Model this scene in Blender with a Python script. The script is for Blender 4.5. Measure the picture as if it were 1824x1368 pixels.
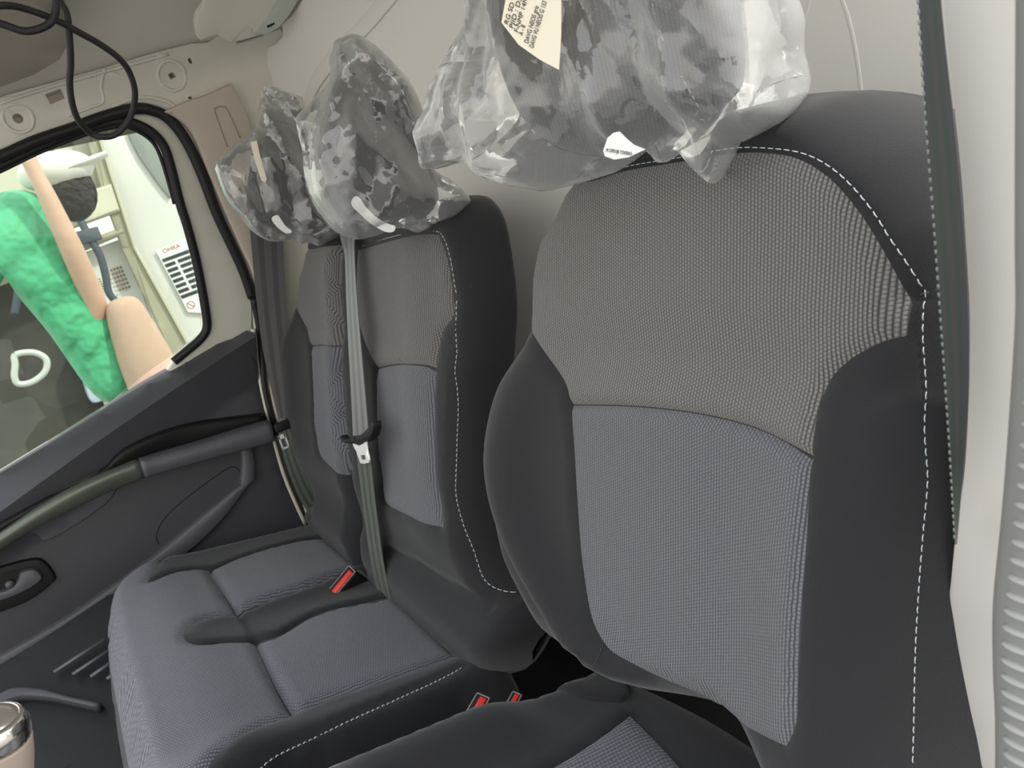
import bpy, bmesh, math, random
import numpy as np
from mathutils import Vector, Matrix, noise
from mathutils.geometry import delaunay_2d_cdt
random.seed(7)
for o in list(bpy.data.objects): bpy.data.objects.remove(o)
SC = bpy.context.scene
COL = SC.collection

# ------------------------------------------------------------------ camera, sky, sun, exposure
# cab frame: +X towards the driver's door, +Y rearwards, +Z up, cab floor at z = 0 (metres)
CAM = Vector((0.0, 0.0, 1.10)); F = 1370.0
FWD = Vector((-.8434, .4576, -.2825)).normalized()
RGT = Vector((.526, .812, -.254)); RGT = (RGT - FWD * RGT.dot(FWD)).normalized()
UP = RGT.cross(FWD).normalized()
cd = bpy.data.cameras.new('camera'); cam = bpy.data.objects.new('camera', cd); COL.objects.link(cam)
cam.matrix_world = Matrix(((RGT.x, UP.x, -FWD.x, CAM.x), (RGT.y, UP.y, -FWD.y, CAM.y), (RGT.z, UP.z, -FWD.z, CAM.z), (0, 0, 0, 1)))
cd.sensor_width = 36.0; cd.lens = F / 1824 * 36.0
cd.clip_start = .01; cd.clip_end = 200
cd.dof.use_dof = True; cd.dof.focus_distance = .72; cd.dof.aperture_fstop = 18.0
SC.camera = cam
W = bpy.data.worlds.new('sky'); SC.world = W; W.use_nodes = True
wn = W.node_tree.nodes; wl = W.node_tree.links
bg = wn['Background']; bg.inputs['Strength'].default_value = 1.0
tc = wn.new('ShaderNodeTexCoord'); sx = wn.new('ShaderNodeSeparateXYZ'); rp = wn.new('ShaderNodeValToRGB')
wl.new(tc.outputs['Generated'], sx.inputs[0])
mr = wn.new('ShaderNodeMapRange'); mr.inputs[1].default_value = -1; mr.inputs[2].default_value = 1
wl.new(sx.outputs['Z'], mr.inputs[0]); wl.new(mr.outputs[0], rp.inputs[0]); wl.new(rp.outputs[0], bg.inputs['Color'])
cr = rp.color_ramp; cr.elements[0].position = 0; cr.elements[0].color = (.40, .40, .38, 1)
cr.elements[1].position = 1; cr.elements[1].color = (.84, .92, 1.08, 1)
e = cr.elements.new(.47); e.color = (.58, .57, .53, 1)
e = cr.elements.new(.55); e.color = (1.16, 1.11, 1.02, 1)
sd = bpy.data.lights.new('sun', 'SUN'); sd.energy = 1.5; sd.angle = math.radians(3); sd.color = (1, .95, .87)
sun = bpy.data.objects.new('sun', sd); COL.objects.link(sun)
sun.rotation_euler = Vector((-.55, -.55, -.63)).to_track_quat('-Z', 'Y').to_euler()
SC.view_settings.view_transform = 'Standard'; SC.view_settings.look = 'None'
SC.view_settings.gamma = 1; SC.view_settings.use_curve_mapping = False
SC.view_settings.exposure = 0.95

# ------------------------------------------------------------------ helpers
def ray(x, y):
    return RGT * (x - 912) - UP * (y - 684) + FWD * F

class Surf:
    hmin = -.05
    """a frame in the cab with a height field over it: h(u, v) in metres along N"""
    def __init__(s, O, U, V, N, h=None):
        s.O, s.U, s.V, s.N = Vector(O), Vector(U).normalized(), Vector(V).normalized(), Vector(N).normalized()
        s.h = h or (lambda u, v: np.zeros_like(np.asarray(u, float)))
        s.flip = s.U.cross(s.V).dot(s.N) < 0
    def pt(s, u, v, dh=0.0):
        h = float(s.h(np.array([u]), np.array([v]))[0]) + dh
        return s.O + s.U * u + s.V * v + s.N * h
    def uvp(s, x, y, h=0.0):                      # where the sight line meets the plane at height h
        r = ray(x, y); t = ((s.O + s.N * h) - CAM).dot(s.N) / r.dot(s.N)
        p = CAM + r * t - s.O
        return (p.dot(s.U), p.dot(s.V))
    def uv(s, x, y):                              # ... meets the shaped surface
        h = 0.0; u = v = 0
        for k in range(14):
            u, v = s.uvp(x, y, h)
            hn = float(s.h(np.array([u]), np.array([v]))[0])
            h = h + .6 * (max(hn, s.hmin) - h)
        return (u, v)

def smooth(pts, step=None, closed=True, n=6, corners=()):
    """Catmull-Rom through pts"""
    N = len(pts); out = []
    rng = range(N) if closed else range(N - 1)
    for i in rng:
        p1 = pts[i]; p2 = pts[(i + 1) % N]
        p0 = pts[(i - 1) % N] if (closed or i > 0) else p1
        p3 = pts[(i + 2) % N] if (closed or i + 2 < N) else p2
        if i in corners: p0 = p1
        if (i + 1) % N in corners: p3 = p2
        for k in range(n):
            t = k / n
            out.append(tuple(.5 * ((2 * b) + (-a + c) * t + (2 * a - 5 * b + 4 * c - d) * t * t + (-a + 3 * b - 3 * c + d) * t ** 3)
                             for a, b, c, d in zip(p0, p1, p2, p3)))
    if not closed: out.append(tuple(pts[-1]))
    return out

def inpoly(px, py, poly):
    px = np.asarray(px, float); py = np.asarray(py, float); r = np.zeros(px.shape, bool)
    n = len(poly)
    for i in range(n):
        x1, y1 = poly[i][:2]; x2, y2 = poly[(i + 1) % n][:2]
        if y1 == y2: continue
        c = ((y1 > py) != (y2 > py)) & (px < (x2 - x1) * (py - y1) / (y2 - y1) + x1)
        r ^= c
    return r

def dist(px, py, line, closed=False):
    px = np.asarray(px, float); py = np.asarray(py, float); d = np.full(px.shape, 1e9)
    n = len(line)
    for i in range(n if closed else n - 1):
        x1, y1 = line[i][:2]; x2, y2 = line[(i + 1) % n][:2]
        dx, dy = x2 - x1, y2 - y1; L = dx * dx + dy * dy
        if L < 1e-14: continue
        t = np.clip(((px - x1) * dx + (py - y1) * dy) / L, 0, 1)
        d = np.minimum(d, np.hypot(px - x1 - t * dx, py - y1 - t * dy))
    return d

def sstep(x, a, b):
    t = np.clip((np.asarray(x, float) - a) / (b - a), 0, 1); return t * t * (3 - 2 * t)
def bump(x, c, w): return np.exp(-((np.asarray(x, float) - c) / w) ** 2)

def link(name, me, mat=None, parent=None, smoothed=True):
    if mat is not None:
        for m in (mat if isinstance(mat, (list, tuple)) else [mat]): me.materials.append(m)
    if smoothed:
        me.polygons.foreach_set('use_smooth', [True] * len(me.polygons))
    o = bpy.data.objects.new(name, me); COL.objects.link(o)
    if parent is not None:
        o.parent = parent; o.matrix_parent_inverse = parent.matrix_world.inverted()
    return o

def mesh(name, verts, faces, mat, parent=None, smoothed=True, uvs=None):
    me = bpy.data.meshes.new(name); me.from_pydata([tuple(v) for v in verts], [], faces); me.update()
    if uvs is not None:
        ul = me.uv_layers.new(name='UVMap')
        for lp in me.loops: ul.data[lp.index].uv = uvs[lp.vertex_index]
    return link(name, me, mat, parent, smoothed)

def bmobj(name, bm, mat, parent=None, smoothed=True, bevel=0):
    if bevel:
        bmesh.ops.bevel(bm, geom=list(bm.edges), offset=bevel, segments=2, affect='EDGES', profile=.5)
    bmesh.ops.recalc_face_normals(bm, faces=bm.faces)
    me = bpy.data.meshes.new(name); bm.to_mesh(me); bm.free()
    return link(name, me, mat, parent, smoothed)

def tag(o, label=None, cat=None, group=None, kind=None):
    if label: o['label'] = label
    if cat: o['category'] = cat
    if group: o['group'] = group
    if kind: o['kind'] = kind
    return o
def thing(name, label, cat, loc, group=None, kind=None):
    o = bpy.data.objects.new(name, None); o.empty_display_size = .05; COL.objects.link(o)
    o.location = loc; bpy.context.view_layer.update()
    return tag(o, label, cat, group, kind)

def tri(S, outer, lines, step, band=(), name='x', jitter=.15):
    """constrained triangulation of a region of a surface frame, seams kept as edges"""
    V = []; E = []
    def addline(L, closed):
        i0 = len(V)
        V.extend((p[0], p[1]) for p in L)
        E.extend((i0 + i, i0 + i + 1) for i in range(len(L) - 1))
        if closed: E.append((i0 + len(L) - 1, i0))
    addline(outer, True)
    for L, cl in lines: addline(L, cl)
    o = np.array(outer); n = len(o)
    area = sum(o[i][0] * o[(i + 1) % n][1] - o[(i + 1) % n][0] * o[i][1] for i in range(n))
    for dd in band:
        for i in range(n):
            a = o[(i - 1) % n]; b = o[(i + 1) % n]; t = b - a; L = math.hypot(*t)
            if L < 1e-9: continue
            nrm = np.array((-t[1], t[0])) / L * (1 if area > 0 else -1)
            V.append(tuple(o[i] + nrm * dd))
    gx = np.arange(o[:, 0].min(), o[:, 0].max(), step); gy = np.arange(o[:, 1].min(), o[:, 1].max(), step * .87)
    g = []
    rr = np.random.RandomState(3)
    for j, y in enumerate(gy):
        for x in gx: g.append((x + (step * .5 if j % 2 else 0) + rr.uniform(-1, 1) * step * jitter * .3, y + rr.uniform(-1, 1) * step * jitter * .3))
    g = np.array(g)
    k = inpoly(g[:, 0], g[:, 1], outer); k[k] &= dist(g[k, 0], g[k, 1], outer, True) > max([step * .4] + [b + step * .5 for b in band])
    for L, cl in lines:
        if k.any(): kk = np.where(k)[0]; k[kk] &= dist(g[kk, 0], g[kk, 1], L, cl) > step * .35
    V.extend(map(tuple, g[k]))
    r = delaunay_2d_cdt([Vector(v) for v in V], E, [], 0, 1e-6)
    vv = np.array([(p.x, p.y) for p in r[0]]); ff = [tuple(f) for f in r[2]]
    c = np.array([vv[list(f)].mean(0) for f in ff]); a = inpoly(c[:, 0], c[:, 1], outer)
    ff = [f for f, q in zip(ff, a) if q]; c = c[a]
    return vv, ff, c

def lift(S, vv, dh=0.0):
    h = S.h(vv[:, 0], vv[:, 1]) + dh
    return [S.O + S.U * float(u) + S.V * float(v) + S.N * float(k) for (u, v), k in zip(vv, h)]

def shell(S, outer, regions, step, parent, base_name, base_mat, lines=(), band=(), back=None):
    """upholstered body: regions = [(name, polygon, material, label)] cut out of one surface, sides and back closed"""
    L = [(poly, True) for _, poly, _, _ in regions] + [(l, False) for l in lines]
    vv, ff, c = tri(S, outer, L, step, band)
    P = lift(S, vv); left = np.ones(len(ff), bool); objs = []
    for nm, poly, mat, lab in regions:
        k = inpoly(c[:, 0], c[:, 1], poly) & left; left &= ~k
        objs.append(sub(S, nm, P, vv, [f for f, q in zip(ff, k) if q], mat, parent, lab))
    F_ = [f for f, q in zip(ff, left) if q]
    if back is not None:
        # walls from the rim down to the back and a back face
        P = list(P); vv2 = [tuple(v) for v in vv]; n0 = len(P); idx = []
        hr = S.h(np.array([p[0] for p in outer]), np.array([p[1] for p in outer]))
        cu = sum(p[0] for p in outer) / len(outer); cv = sum(p[1] for p in outer) / len(outer)
        n = len(outer)
        loops = []
        for q, (dz, sc) in enumerate(((0, 1), (.7, 1), (1, .96), (1, .6), (1, .1))):
            i0 = len(P)
            for i, p in enumerate(outer):
                u = cu + (p[0] - cu) * sc; v = cv + (p[1] - cv) * sc; hh = hr[i] + (back - hr[i]) * dz
                P.append(S.O + S.U * u + S.V * v + S.N * hh); vv2.append((u, v - hh))
            loops.append(i0)
        F_ = list(F_)
        for a, b in zip(loops, loops[1:]):
            for i in range(n): F_.append((a + i, a + (i + 1) % n, b + (i + 1) % n, b + i))
        F_.append(tuple(loops[-1] + i for i in range(n)))
        o = sub(S, base_name, P, np.array(vv2), F_, base_mat, parent, None, fix=True)
    else:
        o = sub(S, base_name, P, vv, F_, base_mat, parent, None)
    return o, objs

def sub(S, name, P, vv, faces, mat, parent, lab=None, fix=False):
    used = sorted({i for f in faces for i in f}); m = {a: b for b, a in enumerate(used)}
    o = mesh(name, [P[i] for i in used], [tuple(m[i] for i in (f[::-1] if S.flip else f)) for f in faces], mat, parent,
             uvs=[(float(vv[i][0]), float(vv[i][1])) for i in used])
    if fix:
        bm = bmesh.new(); bm.from_mesh(o.data); bmesh.ops.remove_doubles(bm, verts=bm.verts, dist=1e-5)
        bmesh.ops.recalc_face_normals(bm, faces=bm.faces); bm.to_mesh(o.data); bm.free()
    if lab: o['label'] = lab
    return o

def slab(S, name, poly, h0, h1, mat, parent=None, step=.02, bev=.003, hole=None, lab=None, lines_=()):
    """an outline on a surface frame given real thickness, h0 (back) to h1 (front), rim rounded by bev"""
    lines = [(hole_, True) for hole_ in (hole or [])] + [(l, False) for l in lines_]
    vv, ff, c = tri(S, poly, lines, step, (bev, bev * .4) if bev else ())
    for hole_ in (hole or []):
        k = ~inpoly(c[:, 0], c[:, 1], hole_); ff = [f for f, q in zip(ff, k) if q]; c = c[k]
    h = S.h(vv[:, 0], vv[:, 1]); d = dist(vv[:, 0], vv[:, 1], poly, True)
    if bev: e_ = bev * (1 - np.sqrt(np.clip(1 - (1 - np.clip(d / bev, 0, 1)) ** 2, 0, 1)))
    else: e_ = 0 * d
    P = [S.O + S.U * float(u) + S.V * float(v) + S.N * float(k) for (u, v), k in zip(vv, h + h1 - e_)]
    n = len(P)
    P += [S.O + S.U * float(u) + S.V * float(v) + S.N * float(k) for (u, v), k in zip(vv, h + h0)]
    cnt = {}
    for f in ff:
        for i in range(3):
            a, b = f[i], f[(i + 1) % 3]; cnt[(a, b)] = 1
    F_ = [tuple(f) for f in ff] + [tuple(n + i for i in f[::-1]) for f in ff]
    for (a, b) in cnt:
        if (b, a) not in cnt: F_.append((b, a, n + a, n + b))
    used = sorted({i for f in F_ for i in f}); m = {a: b for b, a in enumerate(used)}
    uv = [(float(vv[i % n][0]), float(vv[i % n][1])) for i in used]
    o = mesh(name, [P[i] for i in used], [tuple(m[i] for i in (f[::-1] if S.flip else f)) for f in F_], mat, parent, smoothed=False, uvs=uv)
    me = o.data; me.polygons.foreach_set('use_smooth', [True] * len(me.polygons))
    try:
        me.set_sharp_from_angle(angle=math.radians(40))
    except Exception: pass
    if lab: o['label'] = lab
    return o

def tube(pts, r, seg=10, bm=None, cap=True, flat=1.0, up=None):
    bm = bm or bmesh.new(); pts = [Vector(p) for p in pts]; rings = []
    ref = Vector(up) if up is not None else None
    prev = None
    for i, p in enumerate(pts):
        t = (pts[min(i + 1, len(pts) - 1)] - pts[max(i - 1, 0)])
        if t.length < 1e-9: t = Vector((0, 0, 1))
        t.normalize()
        if prev is None:
            a = ref if ref is not None else (Vector((0, 0, 1)) if abs(t.z) < .9 else Vector((1, 0, 0)))
        else: a = prev
        a = (a - t * a.dot(t)).normalized(); b = t.cross(a); prev = a
        rr = r[i] if isinstance(r, (list, tuple)) else r
        rings.append([bm.verts.new(p + a * math.cos(2 * math.pi * k / seg) * rr * flat + b * math.sin(2 * math.pi * k / seg) * rr) for k in range(seg)])
    for A, B in zip(rings, rings[1:]):
        for k in range(seg): bm.faces.new((A[k], A[(k + 1) % seg], B[(k + 1) % seg], B[k]))
    if cap: bm.faces.new(rings[0][::-1]); bm.faces.new(rings[-1])
    return bm

def box(c, s, rot=None, bm=None):
    bm = bm or bmesh.new()
    r = bmesh.ops.create_cube(bm, size=1)
    M = Matrix.Translation(Vector(c)) @ (rot.to_4x4() if rot is not None else Matrix.Identity(4)) @ Matrix.Diagonal((*s, 1))
    bmesh.ops.transform(bm, matrix=M, verts=r['verts'])
    return bm

def arc_points(line, step):
    """resample a polyline (tuples) at equal steps"""
    out = []; acc = 0; nxt = 0
    for a, b in zip(line, line[1:]):
        a = Vector(a); b = Vector(b); L = (b - a).length
        while nxt <= acc + L and L > 0:
            out.append(a + (b - a) * ((nxt - acc) / L)); nxt += step
        acc += L
    return out

def stitches(S, line, parent, mat, pitch=.0062, dash=.0040, r=.0006, dh=.0006, name='stitching', lab=None):
    pts = arc_points([(p[0], p[1], 0) for p in line], pitch)
    bm = bmesh.new()
    for a, b in zip(pts, pts[1:]):
        d = (b - a); L = d.length
        if L < 1e-6: continue
        q = a + d * (dash / L if dash < L else .9); m_ = (a + q) / 2
        tube([S.pt(a.x, a.y, dh - r), S.pt(m_.x, m_.y, dh + r * .8), S.pt(q.x, q.y, dh - r)], r, 6, bm)
    o = bmobj(name, bm, mat, parent)
    if lab: o['label'] = lab
    return o

# ------------------------------------------------------------------ materials
def M(name, col, rough=.6, metal=0, spec=.5, sheen=0, noise_amt=.06, nscale=30, bump_=0, bscale=200, trans=0, coat=0, emis=0):
    m = bpy.data.materials.new(name); m.use_nodes = True; nt = m.node_tree; b = nt.nodes['Principled BSDF']
    b.inputs['Base Color'].default_value = (*col, 1); b.inputs['Roughness'].default_value = rough
    b.inputs['Metallic'].default_value = metal; b.inputs['Specular IOR Level'].default_value = spec
    if sheen: b.inputs['Sheen Weight'].default_value = sheen; b.inputs['Sheen Roughness'].default_value = .45
    if coat: b.inputs['Coat Weight'].default_value = coat; b.inputs['Coat Roughness'].default_value = .08
    t = nt.nodes.new('ShaderNodeTexCoord')
    if noise_amt:
        n = nt.nodes.new('ShaderNodeTexNoise'); n.inputs['Scale'].default_value = nscale; n.inputs['Detail'].default_value = 3
        nt.links.new(t.outputs['Object'], n.inputs['Vector'])
        mx = nt.nodes.new('ShaderNodeMix'); mx.data_type = 'RGBA'
        mx.inputs[6].default_value = (*[c * (1 - noise_amt) for c in col], 1); mx.inputs[7].default_value = (*[min(1, c * (1 + noise_amt)) for c in col], 1)
        nt.links.new(n.outputs['Fac'], mx.inputs[0]); nt.links.new(mx.outputs[2], b.inputs['Base Color'])
    if bump_:
        n2 = nt.nodes.new('ShaderNodeTexNoise'); n2.inputs['Scale'].default_value = bscale; n2.inputs['Detail'].default_value = 2
        nt.links.new(t.outputs['Object'], n2.inputs['Vector'])
        bp = nt.nodes.new('ShaderNodeBump'); bp.inputs['Strength'].default_value = bump_; bp.inputs['Distance'].default_value = .001 if bscale > 50 else .06 if bscale > 50 else .06
        nt.links.new(n2.outputs['Fac'], bp.inputs['Height']); nt.links.new(bp.outputs[0], b.inputs['Normal'])
    return m

def weave(name, dark, light, pu, pv, strength=.6, sheen=.25, stagger=.5, sharp=.5, cross=.35):
    """knitted cloth: columns of little raised yarn loops, in metres of the cloth's own UV"""
    m = bpy.data.materials.new(name); m.use_nodes = True; nt = m.node_tree; b = nt.nodes['Principled BSDF']
    N = nt.nodes.new; Lk = nt.links.new
    uv = N('ShaderNodeUVMap'); s = N('ShaderNodeSeparateXYZ'); Lk(uv.outputs[0], s.inputs[0])
    def mt(op, a, b_=None):
        n = N('ShaderNodeMath'); n.operation = op
        for i, v in enumerate((a, b_)):
            if v is None: continue
            if isinstance(v, (int, float)): n.inputs[i].default_value = v
            else: Lk(v, n.inputs[i])
        return n.outputs[0]
    nz = N('ShaderNodeTexNoise'); nz.inputs['Scale'].default_value = 60; nz.inputs['Detail'].default_value = 2
    Lk(uv.outputs[0], nz.inputs['Vector'])
    a = mt('DIVIDE', s.outputs['X'], pu)
    a = mt('ADD', a, mt('MULTIPLY', mt('SUBTRACT', nz.outputs['Fac'], .5), .25))
    fl = mt('FLOOR', a)
    bb = mt('ADD', mt('DIVIDE', s.outputs['Y'], pv), mt('MULTIPLY', fl, stagger))
    sc_ = mt('POWER', mt('ABSOLUTE', mt('SINE', mt('MULTIPLY', a, math.pi))), sharp)
    tr = mt('POWER', mt('ABSOLUTE', mt('SINE', mt('MULTIPLY', bb, math.pi))), .6)
    v = mt('MULTIPLY', sc_, mt('ADD', mt('MULTIPLY', tr, 1 - cross), cross))
    n3 = N('ShaderNodeTexNoise'); n3.inputs['Scale'].default_value = 900; Lk(uv.outputs[0], n3.inputs['Vector'])
    v2 = mt('MULTIPLY', v, mt('ADD', mt('MULTIPLY', n3.outputs['Fac'], .7), .65))
    mx = N('ShaderNodeMix'); mx.data_type = 'RGBA'; mx.inputs[6].default_value = (*dark, 1); mx.inputs[7].default_value = (*light, 1)
    Lk(v2, mx.inputs[0]); Lk(mx.outputs[2], b.inputs['Base Color'])
    bp = N('ShaderNodeBump'); bp.inputs['Strength'].default_value = strength; bp.inputs['Distance'].default_value = .0012
    Lk(v, bp.inputs['Height']); Lk(bp.outputs[0], b.inputs['Normal'])
    b.inputs['Roughness'].default_value = .8; b.inputs['Sheen Weight'].default_value = sheen; b.inputs['Sheen Roughness'].default_value = .4
    b.inputs['Specular IOR Level'].default_value = .3
    return m

MESH_UP = weave('seat_weave_warm_grey', (.028, .028, .027), (.225, .220, .210), .0030, .0028, .9, sharp=.85, cross=.45)
MESH_UPB = weave('bench_weave_warm_grey', (.026, .026, .026), (.20, .195, .188), .0046, .0038, .9, sharp=.85, cross=.35)
MESH_LO = weave('seat_weave_blue_grey', (.028, .031, .038), (.185, .190, .212), .0029, .0028, .9, sharp=.85, cross=.45)
MESH_LOB = weave('bench_weave_blue_grey', (.028, .031, .038), (.175, .18, .205), .0046, .0038, .9, sharp=.85, cross=.35)
MESH_CU = weave('cushion_weave_slate', (.034, .036, .044), (.215, .220, .250), .0048, .0040, .9, sharp=.85, cross=.4)
MESH_HR = weave('headrest_weave', (.016, .017, .019), (.048, .048, .052), .0030, .0030, .3)
CLOTH = M('smooth_black_cloth', (.0185, .019, .021), .85, spec=.3, sheen=.22, noise_amt=.12, nscale=700, bump_=.35, bscale=1300)
THREAD = M('pale_thread', (.62, .66, .68), .6, noise_amt=0)
THREAD_D = M('dark_thread', (.05, .055, .06), .7, noise_amt=0)
PLASTIC = M('charcoal_door_plastic', (.055, .055, .062), .45, spec=.45, bump_=.25, bscale=900)
PLASTIC_L = M('grey_door_plastic', (.085, .085, .095), .42, spec=.5, bump_=.2, bscale=900)
PLASTIC_B = M('black_plastic', (.010, .010, .010), .55, spec=.3, noise_amt=0)
OLIVE = M('satin_olive_trim', (.13, .145, .115), .3, metal=.4)
RUBBER = M('black_rubber', (.012, .012, .012), .5, spec=.4, noise_amt=0)
CREAM = M('cream_body_paint', (.66, .64, .56), .35, spec=.5, coat=.3, noise_amt=.03)
CREAM_R = M('roof_sheet_paint', (.74, .70, .62), .5, noise_amt=.04, nscale=8)
BEIGE = M('beige_pillar_plastic', (.52, .46, .39), .6, bump_=.15, bscale=700)
BROWN = M('brown_headliner', (.36, .32, .27), .9)
WHITEW = M('bulkhead_white_board', (.80, .78, .74), .55, noise_amt=.02, nscale=4)
DARK = M('dark_gap', (.012, .011, .010), .9, noise_amt=0)
BELT = None
RED = M('red_release_button', (.75, .035, .025), .35, noise_amt=0)
STEEL = M('bright_latch_steel', (.92, .92, .90), .35, metal=.35, noise_amt=0)
CHROME = M('satin_chrome', (.78, .74, .68), .18, metal=1, noise_amt=0)
LEATH = M('knob_grey_brown', (.30, .25, .21), .4, spec=.5)
PAPER = M('cream_paper_label', (.80, .74, .60), .7, noise_amt=.02)
PAPERW = M('white_paper_label', (.82, .84, .82), .6, noise_amt=.02)
INK = M('label_ink', (.05, .045, .05), .7, noise_amt=0)

def stripes(name, c1, c2, w, off=0, rough=.4):
    """webbing: two woven grooves along the belt; UV x runs -0.5..0.5 across"""
    m = bpy.data.materials.new(name); m.use_nodes = True; nt = m.node_tree; b = nt.nodes['Principled BSDF']
    uv = nt.nodes.new('ShaderNodeUVMap'); s = nt.nodes.new('ShaderNodeSeparateXYZ'); nt.links.new(uv.outputs[0], s.inputs[0])
    a = nt.nodes.new('ShaderNodeMath'); a.operation = 'MULTIPLY'; a.inputs[1].default_value = math.pi * 5; nt.links.new(s.outputs[0], a.inputs[0])
    c = nt.nodes.new('ShaderNodeMath'); c.operation = 'COSINE'; nt.links.new(a.outputs[0], c.inputs[0])
    r = nt.nodes.new('ShaderNodeValToRGB'); r.color_ramp.elements[0].position = .30; r.color_ramp.elements[1].position = .55
    mm = nt.nodes.new('ShaderNodeMath'); mm.operation = 'MULTIPLY_ADD'; mm.inputs[1].default_value = .5; mm.inputs[2].default_value = .5
    nt.links.new(c.outputs[0], mm.inputs[0]); nt.links.new(mm.outputs[0], r.inputs[0])
    r.color_ramp.elements[0].color = (*c1, 1); r.color_ramp.elements[1].color = (*c2, 1)
    nt.links.new(r.outputs[0], b.inputs['Base Color']); b.inputs['Roughness'].default_value = rough
    w_ = nt.nodes.new('ShaderNodeTexWave'); w_.bands_direction = 'Y'; w_.inputs['Scale'].default_value = 300; nt.links.new(uv.outputs[0], w_.inputs['Vector'])
    bp = nt.nodes.new('ShaderNodeBump'); bp.inputs['Strength'].default_value = .15; bp.inputs['Distance'].default_value = .0005
    nt.links.new(w_.outputs['Fac'], bp.inputs['Height']); nt.links.new(bp.outputs[0], b.inputs['Normal'])
    b.inputs['Sheen Weight'].default_value = .2
    return m
BELT = stripes('grey_belt_webbing', (.085, .085, .088), (.15, .15, .153), 1)
BELT_W = stripes('dark_belt_webbing', (.05, .048, .047), (.085, .083, .082), 1)
BELT_G = stripes('lower_belt_webbing', (.035, .042, .036), (.075, .088, .070), 1)

def film(name):
    m = bpy.data.materials.new(name); m.use_nodes = True; nt = m.node_tree; nt.nodes.clear()
    N = nt.nodes.new; L = nt.links.new
    out = N('ShaderNodeOutputMaterial'); tr = N('ShaderNodeBsdfTransparent'); gl = N('ShaderNodeBsdfGlossy'); df = N('ShaderNodeBsdfDiffuse')
    tr.inputs[0].default_value = (.97, .97, .965, 1); gl.inputs['Roughness'].default_value = .06; gl.inputs[0].default_value = (1, 1, 1, 1)
    df.inputs[0].default_value = (.85, .87, .85, 1)
    lw = N('ShaderNodeLayerWeight'); lw.inputs['Blend'].default_value = .30
    tcn = N('ShaderNodeTexCoord'); nz = N('ShaderNodeTexNoise'); nz.inputs['Scale'].default_value = 45; nz.inputs['Detail'].default_value = 3; nz.inputs['Distortion'].default_value = .5
    L(tcn.outputs['Object'], nz.inputs['Vector'])
    bp = N('ShaderNodeBump'); bp.inputs['Strength'].default_value = .08; bp.inputs['Distance'].default_value = .002; L(nz.outputs['Fac'], bp.inputs['Height'])
    L(bp.outputs[0], gl.inputs['Normal']); L(bp.outputs[0], lw.inputs['Normal'])
    fac = N('ShaderNodeMath'); fac.operation = 'MULTIPLY_ADD'; fac.inputs[1].default_value = .75; fac.inputs[2].default_value = .06
    L(lw.outputs['Fresnel'], fac.inputs[0])
    m1 = N('ShaderNodeMixShader'); m2 = N('ShaderNodeMixShader')
    f2 = N('ShaderNodeMath'); f2.operation = 'MULTIPLY_ADD'; f2.inputs[1].default_value = .55; f2.inputs[2].default_value = .07
    L(lw.outputs['Facing'], f2.inputs[0])
    L(f2.outputs[0], m1.inputs[0]); L(tr.outputs[0], m1.inputs[1]); L(df.outputs[0], m1.inputs[2])
    L(fac.outputs[0], m2.inputs[0]); L(m1.outputs[0], m2.inputs[1]); L(gl.outputs[0], m2.inputs[2]); L(m2.outputs[0], out.inputs[0])
    return m
FILM = film('clear_plastic_film')
def glassmat():
    m = bpy.data.materials.new('side_window_glass'); m.use_nodes = True; nt = m.node_tree; nt.nodes.clear()
    N = nt.nodes.new; L = nt.links.new
    out = N('ShaderNodeOutputMaterial'); tr = N('ShaderNodeBsdfTransparent'); gl = N('ShaderNodeBsdfGlossy'); gl.inputs['Roughness'].default_value = .01
    tr.inputs[0].default_value = (.86, .92, .87, 1); fr = N('ShaderNodeFresnel'); fr.inputs[0].default_value = 1.5
    mx = N('ShaderNodeMixShader'); L(fr.outputs[0], mx.inputs[0]); L(tr.outputs[0], mx.inputs[1]); L(gl.outputs[0], mx.inputs[2]); L(mx.outputs[0], out.inputs[0])
    return m
GLASS = glassmat()

# ------------------------------------------------------------------ the cab: bulkhead, roof, floor, sides
def wallY(x):                                   # the bulkhead bows forward towards the passenger side
    x = np.asarray(x, float); return .70 - .135 * sstep(-x, .9, 1.75)
S_wall = Surf((0, 0, 1.10), (1, 0, 0), (0, 0, 1), (0, -1, 0), lambda u, v: -wallY(u) + 0 * np.asarray(v))
def px(S, pts, h=None):
    return [S.uv(*p) if h is None else S.uvp(*p, h) for p in pts]
S_wall.hmin = -2
edge = px(S_wall, [(560, -60), (540, -6), (520, 25), (501, 42), (503, 62), (490, 78), (462, 93), (436, 112), (434, 140), (444, 195), (452, 240), (458, 300)])
wl_poly = [(-.16, .60), (-.7, .60), (-1.3, .60)] + edge + [(edge[-1][0] + .0, -.3), (edge[-1][0], -1.1), (-1.2, -1.1), (-.6, -1.1), (-.16, -1.1), (-.16, -.5), (-.16, 0)]
tag(slab(S_wall, 'wall_rear', wl_poly, -.012, 0, WHITEW, step=.05, bev=.004), 'smooth off-white partition board behind the seats', kind='structure')
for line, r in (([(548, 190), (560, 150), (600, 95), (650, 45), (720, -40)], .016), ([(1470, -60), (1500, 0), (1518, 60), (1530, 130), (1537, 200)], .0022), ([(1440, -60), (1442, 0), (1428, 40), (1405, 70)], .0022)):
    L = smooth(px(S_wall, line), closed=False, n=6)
    bmobj('raised_bead', tube([S_wall.pt(a, b, 0) for a, b in L], r, 12, flat=.22, up=(0, -1, 0)), WHITEW, bpy.data.objects['wall_rear'])  # one wide and two thin raised lines on the board
# dark cavity behind the board edge, between board and body side
tag(mesh('trim_1', [(-2.15, .74, 0), (-1.2, .78, 0), (-1.2, .78, 1.75), (-2.15, .74, 1.75)], [(0, 1, 2, 3)], DARK), 'dark gap behind the edge of the partition board', kind='structure')
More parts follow.
